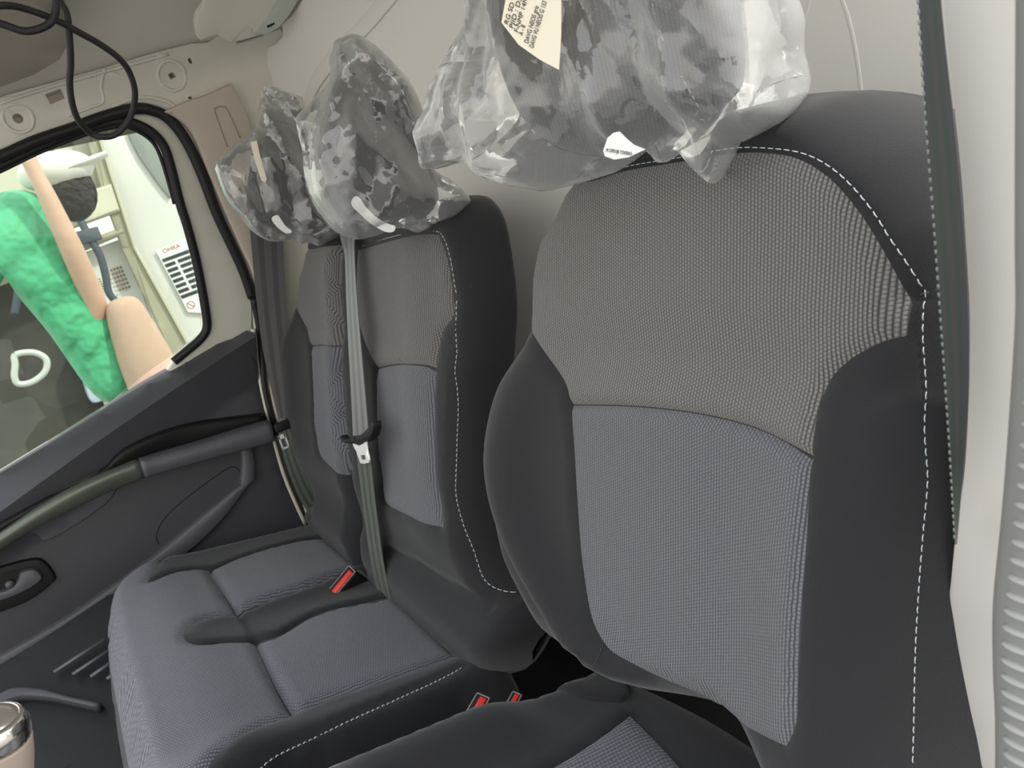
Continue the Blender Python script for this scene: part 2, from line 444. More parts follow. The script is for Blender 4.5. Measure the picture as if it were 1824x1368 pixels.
# floor
bmf = box((-.95, -.25, -.02), (1.75, 2.1, .04))
tag(bmobj('floor', bmf, M('black_floor_mat', (.015, .015, .016), .9, bump_=.3, bscale=120), smoothed=False), 'black cab floor', kind='structure')
tag(slab(S_wall, 'shade_sheet', [(-1.66, -1.1), (-.22, -1.1), (-.22, -.42), (-1.0, -.40), (-1.66, -.42)], .001, .008, M('behind_seat_shade', (.012, .012, .013), .95, bump_=.5, bscale=500), step=.06, bev=.003), 'black sheet added for the dark on the lower partition behind the seats', kind='structure')  # black sheet added to darken the lower partition behind the seats

# passenger side: one leaning surface carries door, body side and pillar trim (u = Y, v = z - 1.10)
def lean(u, v):
    v = np.asarray(v, float); return .20 * np.maximum(v + .26, 0) + .35 * np.maximum(v - .30, 0) + 0 * np.asarray(u)
S_side = Surf((-1.82, 0, 1.10), (0, 1, 0), (0, 0, 1), (1, 0, 0), lean)

# body side: cant rail and B pillar as one cream pressing with a door opening
open_px = [(-60, 300), (0, 276), (66, 249), (131, 226), (184, 207), (242, 193), (276, 198), (295, 208), (316, 228), (337, 262), (360, 314), (386, 383), (428, 474), (448, 530), (455, 600), (463, 690), (483, 770), (508, 850), (545, 935), (570, 1000)]
open_uv = smooth(px(S_side, open_px), closed=False, n=4)
lo = open_uv[-1]
body_poly = [(-.9, .33), (-.5, .335)] + px(S_side, [(-60, 190), (0, 172), (90, 147), (185, 120), (280, 92), (345, 76), (372, 74), (388, 62), (400, 60), (412, 66), (425, 76), (470, 62), (500, 50)])
tr_ = body_poly[-1]
body_poly = body_poly + [(tr_[0] + .03, tr_[1] - .05), (.66, -.2), (.62, -.6), (.60, -1.05), (lo[0], -1.05)] + open_uv[::-1] + [(-.9, open_uv[0][1] - .05)]
def ring(S, x, y, r, n=16, ell=1):
    c = S.uv(x, y); return [(c[0] + r * math.cos(2 * math.pi * k / n), c[1] + r * ell * math.sin(2 * math.pi * k / n)) for k in range(n)]
holes = [ring(S_side, 32, 211, .0085), px(S_side, [(80, 168), (108, 158), (116, 175), (90, 186)]), px(S_side, [(299, 132), (308, 128), (314, 136), (304, 142)]),
         px(S_side, [(334, 106), (338, 102), (342, 108), (342, 114), (337, 112)]), px(S_side, [(334, 175), (338, 171), (343, 174), (340, 177)])]
slab(S_side, 'wall_left', body_poly, -.05, 0, CREAM, step=.03, bev=.004, hole=holes)
body = bpy.data.objects['wall_left']; tag(body, 'cream painted steel body side above and behind the passenger door', kind='structure')
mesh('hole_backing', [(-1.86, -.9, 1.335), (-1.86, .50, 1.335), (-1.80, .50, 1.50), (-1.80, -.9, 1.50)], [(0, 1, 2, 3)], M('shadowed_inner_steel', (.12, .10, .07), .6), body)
# raised pressings round the holes and a stiffening edge
for (x, y, r) in ((32, 211, .024), (306, 136, .026), (210, 232, .0)):
    if not r: continue
    c = S_side.uv(x, y); pts = [S_side.pt(c[0] + r * math.cos(a), c[1] + r * math.sin(a), .0008) for a in np.linspace(0, 2 * math.pi, 33)]
    bmobj('pressing', tube(pts, .0035, 8, cap=False, flat=.5, up=(1, 0, 0)), CREAM, body)
for line, r in (([(186, 122), (180, 152), (184, 180), (165, 190), (120, 206)], .003), ([(0, 184), (100, 152), (200, 124), (300, 97)], .003), ([(200, 190), (250, 173), (300, 182), (318, 200)], .004)):
    L = smooth(px(S_side, line), closed=False, n=6)
    bmobj('pressing', tube([S_side.pt(a, b, .0005) for a, b in L], r, 8, flat=.6, up=(1, 0, 0)), CREAM, body)

# ceiling: sheet from the rail inwards
rail = px(S_side, [(-60, 190), (0, 172), (90, 147), (185, 120), (280, 92), (345, 76), (425, 74), (500, 50)])
P = []; Fc = []
prof = [(0, 0, .0), (.02, .022, 0), (.05, .026, 0), (.10, .055, 0), (.20, .085, 0), (.45, .12, 0), (1.0, .135, 0), (1.45, .12, 0)]
us = [-.28, -.15] + [a[0] for a in rail] + [.50, .58, .66]
us = sorted(set(round(a, 4) for a in us if a > -.30))
ru = np.array([a[0] for a in rail]); rv = np.array([a[1] for a in rail])
for u_ in us:
    v_ = float(np.interp(u_, ru, rv)); b0 = S_side.pt(u_, v_ - .010, -.012)
    for (dx, dz, _) in prof: P.append((b0.x + dx, u_, b0.z + dz))
k = len(prof)
for i in range(len(us) - 1):
    for j in range(k - 1): Fc.append((i * k + j, i * k + j + 1, (i + 1) * k + j + 1, (i + 1) * k + j))
ce = mesh('ceiling', P, Fc, CREAM_R); tag(ce, 'bare cream painted roof sheet', kind='structure')
sm = ce.modifiers.new('thick', 'SOLIDIFY'); sm.thickness = .01; sm.offset = 1
# inner brown lining panel at the front of the roof
S_roof = Surf((-1.45, 0, 1.475), (0, 1, 0), (-.93, 0, -.36), (.36, 0, -.93))
tag(slab(S_roof, 'trim_2', px(S_roof, [(-150, -60), (110, -60), (118, 40), (118, 80), (105, 103), (60, 130), (0, 152), (-150, 190)]), -.004, .004, BROWN, step=.05, bev=.002), 'dull brown edge of the roof lining', kind='structure')
# roof bow bracket near the partition
S_br = Surf((-1.50, 0, 1.46), (0, 1, 0), (-.72, 0, -.69), (.69, 0, -.72))
brk = slab(S_br, 'roof_bracket', px(S_br, [(368, -30), (362, 8), (350, 25), (347, 40), (350, 64), (358, 72), (384, 60), (400, 70), (412, 76), (470, 60), (496, 42), (512, 22), (530, -10), (545, -40)]), -.008, .004, CREAM, step=.02, bev=.004)
tag(brk, 'cream painted steel bracket joining roof to body above the pillar trim', 'bracket')
slab(S_br, 'flange', px(S_br, [(448, 54), (472, 30), (508, -30), (545, -40), (530, -6), (512, 24), (496, 44), (470, 60)]), .004, .007, M('pale_green_grey_paint', (.50, .53, .48), .4), brk, step=.02, bev=.001)
slab(S_br, 'slot', px(S_br, [(472, 42), (486, 36), (486, 40), (474, 46)]), .007, .0075, DARK, brk, step=.02, bev=0)

# beige trim on the pillar, with its oblong pressing
S_pil = Surf((-1.82, 0, 1.10), (0, 1, 0), (0, 0, 1), (1, 0, 0), lambda u, v: lean(u, v) + .022)
pil = slab(S_pil, 'trim_3', smooth(px(S_pil, [(293, 198), (330, 180), (372, 166), (412, 147), (424, 168), (440, 200), (452, 240), (463, 330), (470, 420), (486, 520), (500, 640), (528, 800), (560, 930), (552, 935), (528, 860), (500, 770), (484, 700), (474, 610), (455, 500), (430, 440), (400, 372), (370, 300), (345, 240), (320, 212)]), n=3, corners=(0, 3, 12, 13)), -.02, 0, BEIGE, step=.03, bev=.006)
tag(pil, 'beige plastic trim covering the passenger side pillar', kind='structure')
sl = smooth(px(S_pil, [(405, 262), (383, 200), (386, 192), (396, 190), (405, 196), (428, 246)]), closed=False, n=5)
bmobj('groove', tube([S_pil.pt(a, b, .0003) for a, b in sl], .0012, 6), M('beige_groove', (.30, .26, .22), .7), pil)

# ------------------------------------------------------------------ passenger door
door = bpy.data.objects.new('door_1', None); COL.objects.link(door); door.location = (-1.82, 0, .2); bpy.context.view_layer.update()
tag(door, 'closed passenger door with charcoal inner panel and large window', kind='structure')
glass_px = [(-80, 330), (0, 303), (66, 270), (131, 244), (184, 227), (223, 223), (252, 232), (274, 247), (288, 268), (299, 304), (317, 362), (329, 405), (345, 470), (360, 550), (362, 584), (346, 608), (329, 622), (262, 668), (180, 735), (80, 794), (0, 843), (-80, 890)]
g_uv = smooth(px(S_side, glass_px), n=4, corners=(0, 16, 21))
slab(S_side, 'window_glass', g_uv, -.036, -.032, GLASS, door, step=.06, bev=0)
# cream frame between opening seal and glass seal
fr_out = open_px[:14] + [(450, 585), (449, 600), (400, 610), (362, 640), (330, 700)]
fr_poly = smooth(px(S_side, fr_out), closed=False, n=4)
inner = px(S_side, [(300, 660), (329, 622), (352, 604), (366, 583), (363, 547), (349, 467), (332, 402), (319, 360), (303, 300), (291, 264), (275, 243), (253, 228), (223, 218), (184, 222), (131, 239), (66, 265), (0, 297), (-60, 320)])
slab(S_side, 'window_frame', fr_poly + smooth(inner, closed=False, n=4), -.045, -.008, CREAM, door, step=.03, bev=.004)
def sealtube(pts, r, h, mat, name, parent, flat=1.0, S=S_side):
    L = smooth(px(S, pts), closed=False, n=5)
    return bmobj(name, tube([S.pt(a, b, h) for a, b in L], r, 12, flat=flat, up=(1, 0, 0)), mat, parent)
sealtube([(-60, 300), (0, 280), (66, 251), (131, 229), (184, 209), (242, 194), (276, 199), (297, 210), (318, 232), (339, 266), (362, 318), (388, 386), (430, 476), (449, 530)], .011, .004, RUBBER, 'door_seal', body)
sealtube([(450, 530), (463, 600), (470, 690), (491, 770), (516, 850), (556, 940)], .008, .006, RUBBER, 'door_seal', body)
sealtube([(450, 586), (456, 640), (464, 690), (483, 770), (506, 850), (543, 935)], .0055, .004, M('cream_edge_strip', (.70, .68, .55), .4), 'door_edge', body)
sealtube([(-60, 318), (0, 294), (66, 263), (131, 237), (184, 220), (223, 215), (255, 225), (278, 241), (294, 263), (306, 300), (321, 360), (334, 402), (351, 467), (366, 547), (369, 585), (356, 606), (334, 625), (310, 645)], .0095, -.006, RUBBER, 'window_seal', door)
sealtube([(-60, 328), (0, 303), (66, 271), (131, 245), (184, 228), (223, 223), (250, 233), (272, 249), (285, 270), (297, 305), (313, 362)], .004, -.016, RUBBER, 'window_seal', door)

# inner panel with facets: heights over the door surface
sill_top = px(S_side, [(-60, 880), (0, 846), (85, 795), (180, 735), (262, 683), (330, 645), (385, 613), (412, 604), (440, 588)])
crease = smooth(px(S_side, [(-60, 945), (0, 903), (170, 781), (322, 678), (447, 597)]), closed=False, n=4)
arm_t = smooth(px(S_side, [(-60, 985), (0, 945), (129, 863), (243, 815), (354, 783), (471, 746)]), closed=False, n=4)
def hd(u, v):
    u = np.asarray(u, float); v = np.asarray(v, float)
    cu = np.array([p[0] for p in crease]); cv = np.array([p[1] for p in crease])
    tu = np.array([p[0] for p in sill_top]); tv = np.array([p[1] for p in sill_top])
    c_ = np.interp(u, cu, cv); t_ = np.interp(u, tu, tv)
    f = np.clip((t_ - v) / np.maximum(t_ - c_, .01), 0, 1)
    h = -.010 + .055 * f                                        # sloping sill facet
    below = np.clip((c_ - v) / .10, 0, 1)
    h = h - .034 * below
    return lean(u, v) + h
S_pan = Surf((-1.82, 0, 1.10), (0, 1, 0), (0, 0, 1), (1, 0, 0), hd)
pan_edge = px(S_side, [(449, 592), (456, 650), (466, 710), (481, 765), (503, 850), (541, 935), (565, 990)])
pan_poly = sill_top + pan_edge + [(pan_edge[-1][0], -.98), (-.95, -.98), (-.95, sill_top[0][1] - .05)]
vv_panel = slab(S_pan, 'door_panel', pan_poly, -.05, 0, PLASTIC, door, step=.018, bev=.004, lines_=[crease, [(a, b - .10) for a, b in crease]])
# armrest rail: protruding tubular band
def band(S, top, bot, h0, h1, mat, name, parent, n=6, round_=.35, caps=True):
    T = smooth(px(S, top, ), closed=False, n=n); B = smooth(px(S, bot), closed=False, n=n)
    m_ = 28
    def rs(L):
        d = [0]
        for a, b in zip(L, L[1:]): d.append(d[-1] + math.hypot(b[0] - a[0], b[1] - a[1]))
        q = np.linspace(0, d[-1], m_); return [(float(np.interp(x, d, [p[0] for p in L])), float(np.interp(x, d, [p[1] for p in L]))) for x in q]
    T = rs(T); B = rs(B); V_ = []; F_ = []
    K = [(-.12, 0), (0, .55), (.04, .9), (.15, 1), (.5, 1.03), (.85, 1), (.96, .9), (1, .55), (1.0, 0)]
    for a, b in zip(T, B):
        for (f, g) in K:
            u = a[0] + (b[0] - a[0]) * f; v = a[1] + (b[1] - a[1]) * f
            V_.append(S.pt(u, v, h0 + (h1 - h0) * g))
    k = len(K)
    for i in range(m_ - 1):
        for j in range(k - 1): F_.append((i * k + j, i * k + j + 1, (i + 1) * k + j + 1, (i + 1) * k + j))
        F_.append((i * k + k - 1, i * k, (i + 1) * k, (i + 1) * k + k - 1))
    F_.append(tuple(range(k))); F_.append(tuple((m_ - 1) * k + j for j in range(k - 1, -1, -1)))
    o = mesh(name, V_, F_, mat, parent)
    bm = bmesh.new(); bm.from_mesh(o.data); bmesh.ops.recalc_face_normals(bm, faces=bm.faces); bm.to_mesh(o.data); bm.free()
    return o
tag(band(S_pan, [(-60, 978), (0, 942), (60, 902), (129, 862), (190, 834), (244, 813)], [(-60, 1010), (0, 970), (60, 934), (97, 915), (193, 869), (254, 844)], -.01, .05, OLIVE, 'armrest', door), 'satin olive front section of the armrest')
tag(band(S_pan, [(244, 813), (300, 796), (354, 781), (420, 760), (472, 745)], [(254, 844), (320, 825), (386, 807), (430, 796), (480, 781)], -.01, .055, PLASTIC_L, 'armrest', door), 'dark grey rear section of the armrest')
band(S_pan, [(-60, 966), (0, 931), (113, 869), (183, 834), (222, 798), (322, 758), (467, 736)], [(-60, 980), (0, 945), (129, 864), (200, 832), (243, 814), (354, 782), (472, 746)], -.01, .022, PLASTIC_B, 'armrest_ledge', door)
# diagonal rib and its short upright, recess lid outline, pull cup, handle
band(S_pan, [(420, 866), (350, 924), (281, 982), (190, 1048), (100, 1108), (0, 1165), (-60, 1200)], [(452, 848), (385, 936), (310, 1000), (222, 1060), (125, 1126), (0, 1196), (-60, 1238)], -.01, .016, PLASTIC_L, 'diagonal_rib', door)
band(S_pan, [(426, 795), (429, 820), (426, 868)], [(447, 795), (452, 820), (453, 852)], -.01, .016, PLASTIC_L, 'rib_upright', door)
L = smooth(px(S_pan, [(428, 842), (424, 836), (408, 833), (365, 862), (322, 895), (298, 918), (284, 937), (278, 956), (283, 970)]), closed=False, n=6)
bmobj('lid_joint', tube([S_pan.pt(a, b, .0) for a, b in L], .0012, 6), PLASTIC_B, door)
slab(S_pan, 'pull_recess', smooth(px(S_pan, [(40, 948), (110, 905), (200, 866), (206, 874), (190, 895), (150, 925), (100, 955), (78, 962), (66, 952), (58, 950)]), n=4), -.002, .008, PLASTIC_L, door, step=.015, bev=.005)
hb = smooth(px(S_pan, [(-70, 1050), (-40, 1020), (0, 1008), (40, 997), (66, 993), (82, 1000), (98, 1022), (95, 1036), (56, 1066), (20, 1082), (-20, 1094), (-60, 1092)]), n=5)
slab(S_pan, 'handle_bezel', hb, -.002, .010, PLASTIC_B, door, step=.015, bev=.007)
hc = smooth(px(S_pan, [(-60, 1050), (-30, 1028), (10, 1016), (60, 1006), (72, 1010), (84, 1026), (60, 1046), (20, 1066), (-20, 1080)]), n=5)
slab(S_pan, 'handle_cup', hc, .006, .011, DARK, door, step=.015, bev=.002)
slab(S_pan, 'door_handle', smooth(px(S_pan, [(-40, 1052), (10, 1046), (30, 1030), (38, 1014), (62, 1009), (76, 1024), (60, 1040), (24, 1058), (-20, 1070)]), n=5), .008, .020, PLASTIC_L, door, step=.012, bev=.007)
bmobj('lock_button', tube([S_pan.pt(*S_pan.uv(18, 1036), .010), S_pan.pt(*S_pan.uv(18, 1036), .020)], .008, 20), PLASTIC_L, door)

# ------------------------------------------------------------------ seats
th = math.radians(15); VB = (0, math.sin(th), math.cos(th)); NB = (0, -math.cos(th), math.sin(th))
def make_h(outer, T, r, extra, seams, gw=.0045, gd=.0035):
    def h(u, v):
        u = np.asarray(u, float); v = np.asarray(v, float)
        d = dist(u, v, outer, True); ins = inpoly(u, v, outer)
        k = np.clip(d / r, 0, 1); e_ = 1 - np.sqrt(np.clip(1 - (1 - k) ** 2, 0, 1))
        z = extra(u, v) - T * e_
        z = np.where(ins, z, extra(u, v) * 0 - T)
        for s, cl in seams:
            ds = dist(u, v, s, cl); z = z - gd * np.exp(-(ds / gw) ** 2)
        return z
    return h

# ---- driver seat
CD = .4375
P0 = Surf((0, CD, 1.10), (1, 0, 0), VB, NB)
def D0(pts, h=0.0): return [P0.uvp(x, y, h) for x, y in pts]
left_px = [(1000, 322), (965, 350), (938, 400), (922, 480), (918, 560), (902, 606), (876, 680), (862, 780), (860, 870), (866, 960), (886, 1045), (925, 1118), (985, 1200), (1075, 1262), (1200, 1326), (1330, 1392)]
stitch_px = [(1062, 316), (1110, 299), (1200, 284), (1290, 268), (1350, 267), (1420, 277), (1480, 312), (1530, 366), (1570, 430), (1597, 490), (1607, 530), (1612, 620), (1613, 740), (1606, 850), (1597, 960), (1588, 1060), (1580, 1180), (1577, 1290), (1576, 1400)]
Lb = D0(left_px, .02)
St = D0(stitch_px, .004)
outer = []
for (u, v) in Lb[::-1]:
    pass
top_v = [(-.62, .0)]
# outer contour, anticlockwise from lower left
cont = [(u - .042, v) for (u, v) in Lb[1:]][::-1]                       # up the left side
cont = [c for c in cont]
tl = Lb[0]
cont += [(tl[0] - .030, tl[1] + .032)]
for (u, v) in St[0:6]: cont.append((u + .004, v + .045))                # along the top
for (u, v) in St[6:10]: cont.append((u + .025, v + .030))
for (u, v) in St[10:]: cont.append((u + .026, v))
rb = cont[-1]; lbm = cont[0]
cont += [(rb[0] - .003, rb[1] - .05), (rb[0] - .05, rb[1] - .085), (lbm[0] + .07, min(rb[1] - .085, lbm[1] - .03))]
DR_OUT = smooth(cont, n=4)
def fitc(L):
    c = np.polyfit([p[1] for p in L], [p[0] for p in L], 4); lo, hi = min(p[1] for p in L), max(p[1] for p in L)
    return lambda v: np.polyval(c, np.clip(v, lo, hi))
uL = fitc(Lb); uR = fitc(St[8:])
def dr_extra(u, v):
    l_ = uL(v) + .045; r_ = uR(v) - .048
    g = sstep(v, -.62, -.40) * (1 - sstep(v, -.38, -.10))
    b = g * (.030 * bump(u, l_, .045) + .026 * bump(u, r_, .045))
    pad = .010 * sstep(-v, .19, .24) * (1 - sstep(-v, .50, .60)) + .006 * (1 - sstep(-v, .14, .20))
    low = .018 * bump(v, -.53, .05)
    return b + pad + low - .004
tmp = Surf((0, CD, 1.10), (1, 0, 0), VB, NB, lambda u, v: dr_extra(u, v))
def DP(pts, n=5, corners=()): return smooth([tmp.uv(*p) for p in pts], n=n, corners=corners)
up_ins = DP([(1050, 322), (1110, 304), (1200, 289), (1290, 274), (1350, 272), (1412, 282), (1470, 318), (1518, 372), (1558, 436), (1585, 500), (1600, 545), (1597, 600), (1560, 612), (1510, 640), (1474, 676), (1455, 720), (1446, 760), (1440, 815), (1390, 790), (1330, 762), (1250, 741), (1170, 729), (1090, 723), (1012, 722), (1005, 690), (985, 655), (950, 605), (918, 562), (922, 480), (940, 402), (968, 352), (1003, 328)], corners=(10, 11, 17, 23, 27))
lo_ins = DP([(1012, 724), (1090, 725), (1170, 731), (1250, 743), (1330, 764), (1390, 792), (1438, 822), (1434, 900), (1428, 1000), (1422, 1100), (1417, 1200), (1412, 1290), (1395, 1332), (1300, 1290), (1200, 1236), (1110, 1180), (1070, 1145), (1045, 1085), (1032, 1000), (1024, 900), (1018, 800)], corners=(0, 6, 12))
St_s = smooth([tmp.uv(*p) for p in stitch_px], closed=False, n=5)
junction = smooth([tmp.uv(1607, 528)] + [(tmp.uv(1607, 528)[0] + .012, tmp.uv(1607, 528)[1] + .006), (tmp.uv(1607, 528)[0] + .024, tmp.uv(1607, 528)[1] + .016)], closed=False, n=5)
bseam = smooth([tmp.uv(*p) for p in [(1070, 1145), (1058, 1180), (1045, 1240)]], closed=False, n=5)
seam_in = [(St_s[i][0] - .0035, St_s[i][1] - .0025 * (i < 30)) for i in range(0, len(St_s), 1)]
drh = make_h(DR_OUT, .11, .050, dr_extra, [(up_ins, True), (lo_ins, True), (junction, False)])
S_dr = Surf((0, CD, 1.10), (1, 0, 0), VB, NB, drh)
driver = thing('driver_seat', 'large driver seat nearest the open door, grey woven backrest with black side bolsters', 'seat', (-.48, .25, 0))
shell(S_dr, DR_OUT, [('upper_backrest_insert', up_ins, MESH_UP, 'warm grey knitted upper insert'), ('lower_backrest_insert', lo_ins, MESH_LO, 'blue-grey knitted lower insert')],
      .0075, driver, 'backrest', CLOTH, lines=[St_s], band=(.0008, .004, .010, .019, .030, .043), back=-.135)
off = [(a + .0025, b + .001) for a, b in St_s]
stitches(S_dr, off, driver, THREAD, pitch=.0066, dash=.0044, r=.00034, dh=.0006, lab='pale dashed stitching along the right seam')
stitches(S_dr, junction, driver, THREAD_D, pitch=.005, dash=.0036)
stitches(S_dr, bseam, driver, THREAD_D, pitch=.004, dash=.0034, r=.0004)
# cushion
CT = math.atan(.23); VC = (0, -math.cos(CT), math.sin(CT)); NC = (0, math.sin(CT), math.cos(CT))
def cush_h(): pass
dcO = (0, .30, .546)
Q0 = Surf(dcO, (1, 0, 0), VC, NC)
DC_OUT = smooth([(-.675, -.04), (-.685, .05), (-.685, .2), (-.68, .40), (-.64, .47), (-.55, .50), (-.38, .50), (-.26, .47), (-.22, .40), (-.215, .2), (-.215, .0), (-.24, -.10), (-.45, -.12), (-.66, -.10)], n=5)
def dc_extra(u, v): return .020 * (bump(u, -.625, .05) + bump(u, -.275, .05)) * sstep(v, .02, .10) + .012 * bump(u, -.46, .12)
tmpc = Surf(dcO, (1, 0, 0), VC, NC, dc_extra)
dc_ins = smooth([tmpc.uv(*p) for p in [(1122, 1270), (1075, 1305), (1010, 1348), (950, 1382), (900, 1420)]] + [(-.58, .42), (-.34, .42), (-.33, .2), (-.335, .02), (-.42, -.0)], n=5, corners=(0,))
S_dc = Surf(dcO, (1, 0, 0), VC, NC, make_h(DC_OUT, .15, .05, dc_extra, [(dc_ins, True)]))
shell(S_dc, DC_OUT, [('cushion_insert', dc_ins, MESH_CU, 'slate knitted cushion insert')], .012, driver, 'seat_cushion', CLOTH, band=(.001, .006, .015, .028), back=-.19)
bm = box((-.46, .08, .22), (.40, .44, .34)); bmobj('seat_base', bm, PLASTIC_B, driver, False, bevel=.01)
# the small lower roll between backrest and cushion
flap = smooth([tmpc.uv(*p) for p in [(972, 1203), (990, 1220), (1018, 1238), (1050, 1249), (1085, 1252), (1112, 1250), (1120, 1225), (1080, 1190), (1030, 1170), (995, 1180)]], n=4)
slab(S_dc, 'lumbar_flap', flap, -.01, .006, CLOTH, driver, step=.012, bev=.008)
stl = smooth([tmpc.uv(*p) for p in [(905, 1238), (940, 1228), (965, 1215), (982, 1200)]], closed=False, n=5)
stitches(S_dc, stl, driver, THREAD, pitch=.006, dash=.0042)

# ---- passenger bench
CB = .50
B0 = Surf((0, CB, 1.10), (1, 0, 0), VB, NB)
bench = thing('bench_seat', 'double passenger bench seat beside the far door, two grey woven backrests on one wide cushion', 'seat', (-1.32, .2, 0))
def bench_back(name, out_uv, extra, ins, seams, stitch, labs):
    st = [(s, False) for s in seams]
    h1 = make_h(out_uv, .068, .040, extra, [(i[1], True) for i in ins] + st, gw=.005, gd=.004)
    def hh(u, v):
        z = h1(u, v)
        for s_ in seams[:1]: z = z - .009 * np.exp(-(dist(u, v, s_) / .011) ** 2)
        return z
    S = Surf((0, CB, 1.10), (1, 0, 0), VB, NB, hh)
    shell(S, out_uv, ins, .011, bench, name, CLOTH, lines=[], band=(.001, .005, .012, .022, .035), back=-.078)
    for s in stitch: stitches(S, s, bench, THREAD, pitch=.0075, dash=.005, r=.0006, dh=.0008)
    return S
# right-hand backrest (middle seat)
r_st = [(640, 438), (700, 420), (765, 412), (786, 426), (798, 462), (808, 530), (808, 600), (803, 700), (801, 800), (804, 900), (814, 975), (835, 1030), (856, 1060), (876, 1074)]
rs_uv = [B0.uvp(x, y, .004) for x, y in r_st]
ro = [(u + .006, v + .05) for u, v in rs_uv[0:3]] + [(rs_uv[3][0] + .022, rs_uv[3][1] + .042), (rs_uv[4][0] + .03, rs_uv[4][1] + .03)] + [(u + .034, v) for u, v in rs_uv[5:12]] + [(rs_uv[12][0] + .028, rs_uv[12][1]), (rs_uv[13][0] + .020, rs_uv[13][1] - .01)]
ro = [(-1.365, ro[0][1] - .03)] + [(-1.33, ro[0][1] + 0.0)] + ro[1:] + [(ro[-1][0] + .005, ro[-1][1] - .05), (-.94, -.745), (-1.15, -.76), (-1.36, -.75), (-1.375, -.68), (-1.38, -.45), (-1.38, -.2)]
RB_OUT = smooth(ro, n=4)
def rb_extra(u, v):
    g = sstep(v, -.60, -.42) * (1 - sstep(v, -.16, -.02))
    return .016 * g * (bump(u, -1.045, .055) + bump(u, -1.345, .055)) + .012 * bump(v, -.53, .05) + .016 * bump(v, -.655, .04) + .008 * sstep(-v, .24, .28) * (1 - sstep(-v, .44, .5))
tb = Surf((0, CB, 1.10), (1, 0, 0), VB, NB, rb_extra)
def BP(pts, n=4, corners=()): return smooth([tb.uv(*p) for p in pts], n=n, corners=corners)
r_up = BP([(634, 446), (700, 427), (763, 417), (782, 432), (794, 470), (803, 530), (803, 562), (786, 588), (779, 618), (773, 656), (745, 650), (715, 648), (690, 650), (668, 655), (655, 630), (643, 600), (634, 560), (631, 500)], corners=(0, 9, 13))
r_lo = BP([(668, 658), (690, 653), (715, 651), (745, 653), (773, 664), (770, 720), (772, 800), (778, 880), (785, 940), (740, 928), (692, 903), (680, 880), (673, 820), (668, 740)], corners=(0, 4, 8))
r_seam = smooth([tb.uv(*p) for p in [(690, 985), (730, 1004), (790, 1040), (860, 1080)]], closed=False, n=5)
r_sts = smooth([tb.uv(*p) for p in r_st], closed=False, n=5)
jn = tb.uv(808, 530); r_j = smooth([jn, (jn[0] + .012, jn[1] + .006), (jn[0] + .026, jn[1] + .018)], closed=False, n=4)
S_rb = bench_back('backrest', RB_OUT, rb_extra, [('upper_backrest_insert', r_up, MESH_UPB, None), ('lower_backrest_insert', r_lo, MESH_LOB, None)], [r_seam, r_sts, r_j], [[(a + .003, b) for a, b in r_sts]], None)
stitches(S_rb, r_j, bench, THREAD_D, pitch=.006, dash=.004)
# left-hand backrest (window seat)
l_l = [(530, 444), (522, 480), (519, 530), (510, 585), (505, 640), (507, 700), (515, 770), (530, 850), (556, 905)]
ll_uv = [B0.uvp(x, y, .015) for x, y in l_l]
lo_ = [(u - .035, v) for u, v in ll_uv][::-1] + [(ll_uv[0][0] + .0, ll_uv[0][1] + .035), (ll_uv[0][0] + .10, ll_uv[0][1] + .045), (-1.44, ll_uv[0][1] + .04), (-1.405, ll_uv[0][1] + .01), (-1.395, -.1), (-1.395, -.4), (-1.40, -.70), (-1.42, -.75), (-1.6, -.76), (-1.74, -.74), (-1.77, -.68)]
LB_OUT = smooth(lo_, n=4)
def lb_extra(u, v):
    g = sstep(v, -.60, -.42) * (1 - sstep(v, -.16, -.02))
    return .016 * g * (bump(u, -1.42, .06) + bump(u, -1.745, .07)) + .012 * bump(v, -.53, .05) + .016 * bump(v, -.655, .04) + .008 * sstep(-v, .24, .28) * (1 - sstep(-v, .44, .5))
tb = Surf((0, CB, 1.10), (1, 0, 0), VB, NB, lb_extra)
l_up = BP([(531, 447), (570, 441), (607, 437), (612, 470), (613, 520), (612, 575), (610, 600), (610, 628), (590, 618), (570, 614), (552, 616), (545, 590), (531, 562), (520, 524), (522, 480)], corners=(0, 7, 10))
l_lo = BP([(552, 618), (570, 616), (590, 620), (610, 631), (613, 700), (616, 780), (620, 855), (592, 838), (568, 812), (560, 770), (556, 700)], corners=(0, 3, 6))
S_lb = bench_back('backrest', LB_OUT, lb_extra, [('upper_backrest_insert', l_up, MESH_UPB, None), ('lower_backrest_insert', l_lo, MESH_LOB, None)], [], [], None)
# cushion
bcO = (0, .315, .41)
C0 = Surf(bcO, (1, 0, 0), VC, NC)
BC_OUT = smooth([(-1.76, -.02), (-1.765, .12), (-1.76, .26), (-1.71, .39), (-1.60, .445), (-1.3, .452), (-1.0, .452), (-.91, .44), (-.865, .37), (-.86, .2), (-.862, .06), (-.875, -.06), (-1.1, -.09), (-1.5, -.09), (-1.72, -.08)], n=5)
def bc_extra(u, v):
    m_ = bump(u, -1.33, .055) * sstep(v, .0, .05) * (1 - sstep(v, .25, .33))
    r1 = bump(u, -1.15, .12) * bump(v, .13, .12); r2 = bump(u, -1.52, .12) * bump(v, .13, .12)
    return -.005 * m_ + .012 * (r1 + r2) + .012 * bump(u, -.93, .04) + .014 * bump(v, .34, .07)
tb = Surf(bcO, (1, 0, 0), VC, NC, bc_extra)
c_li = BP([(371, 1014), (395, 1046), (420, 1086), (450, 1074), (490, 1058), (545, 1040), (600, 1018), (632, 1006), (575, 957), (540, 960), (470, 977), (410, 998)], corners=(0, 2, 7, 8))
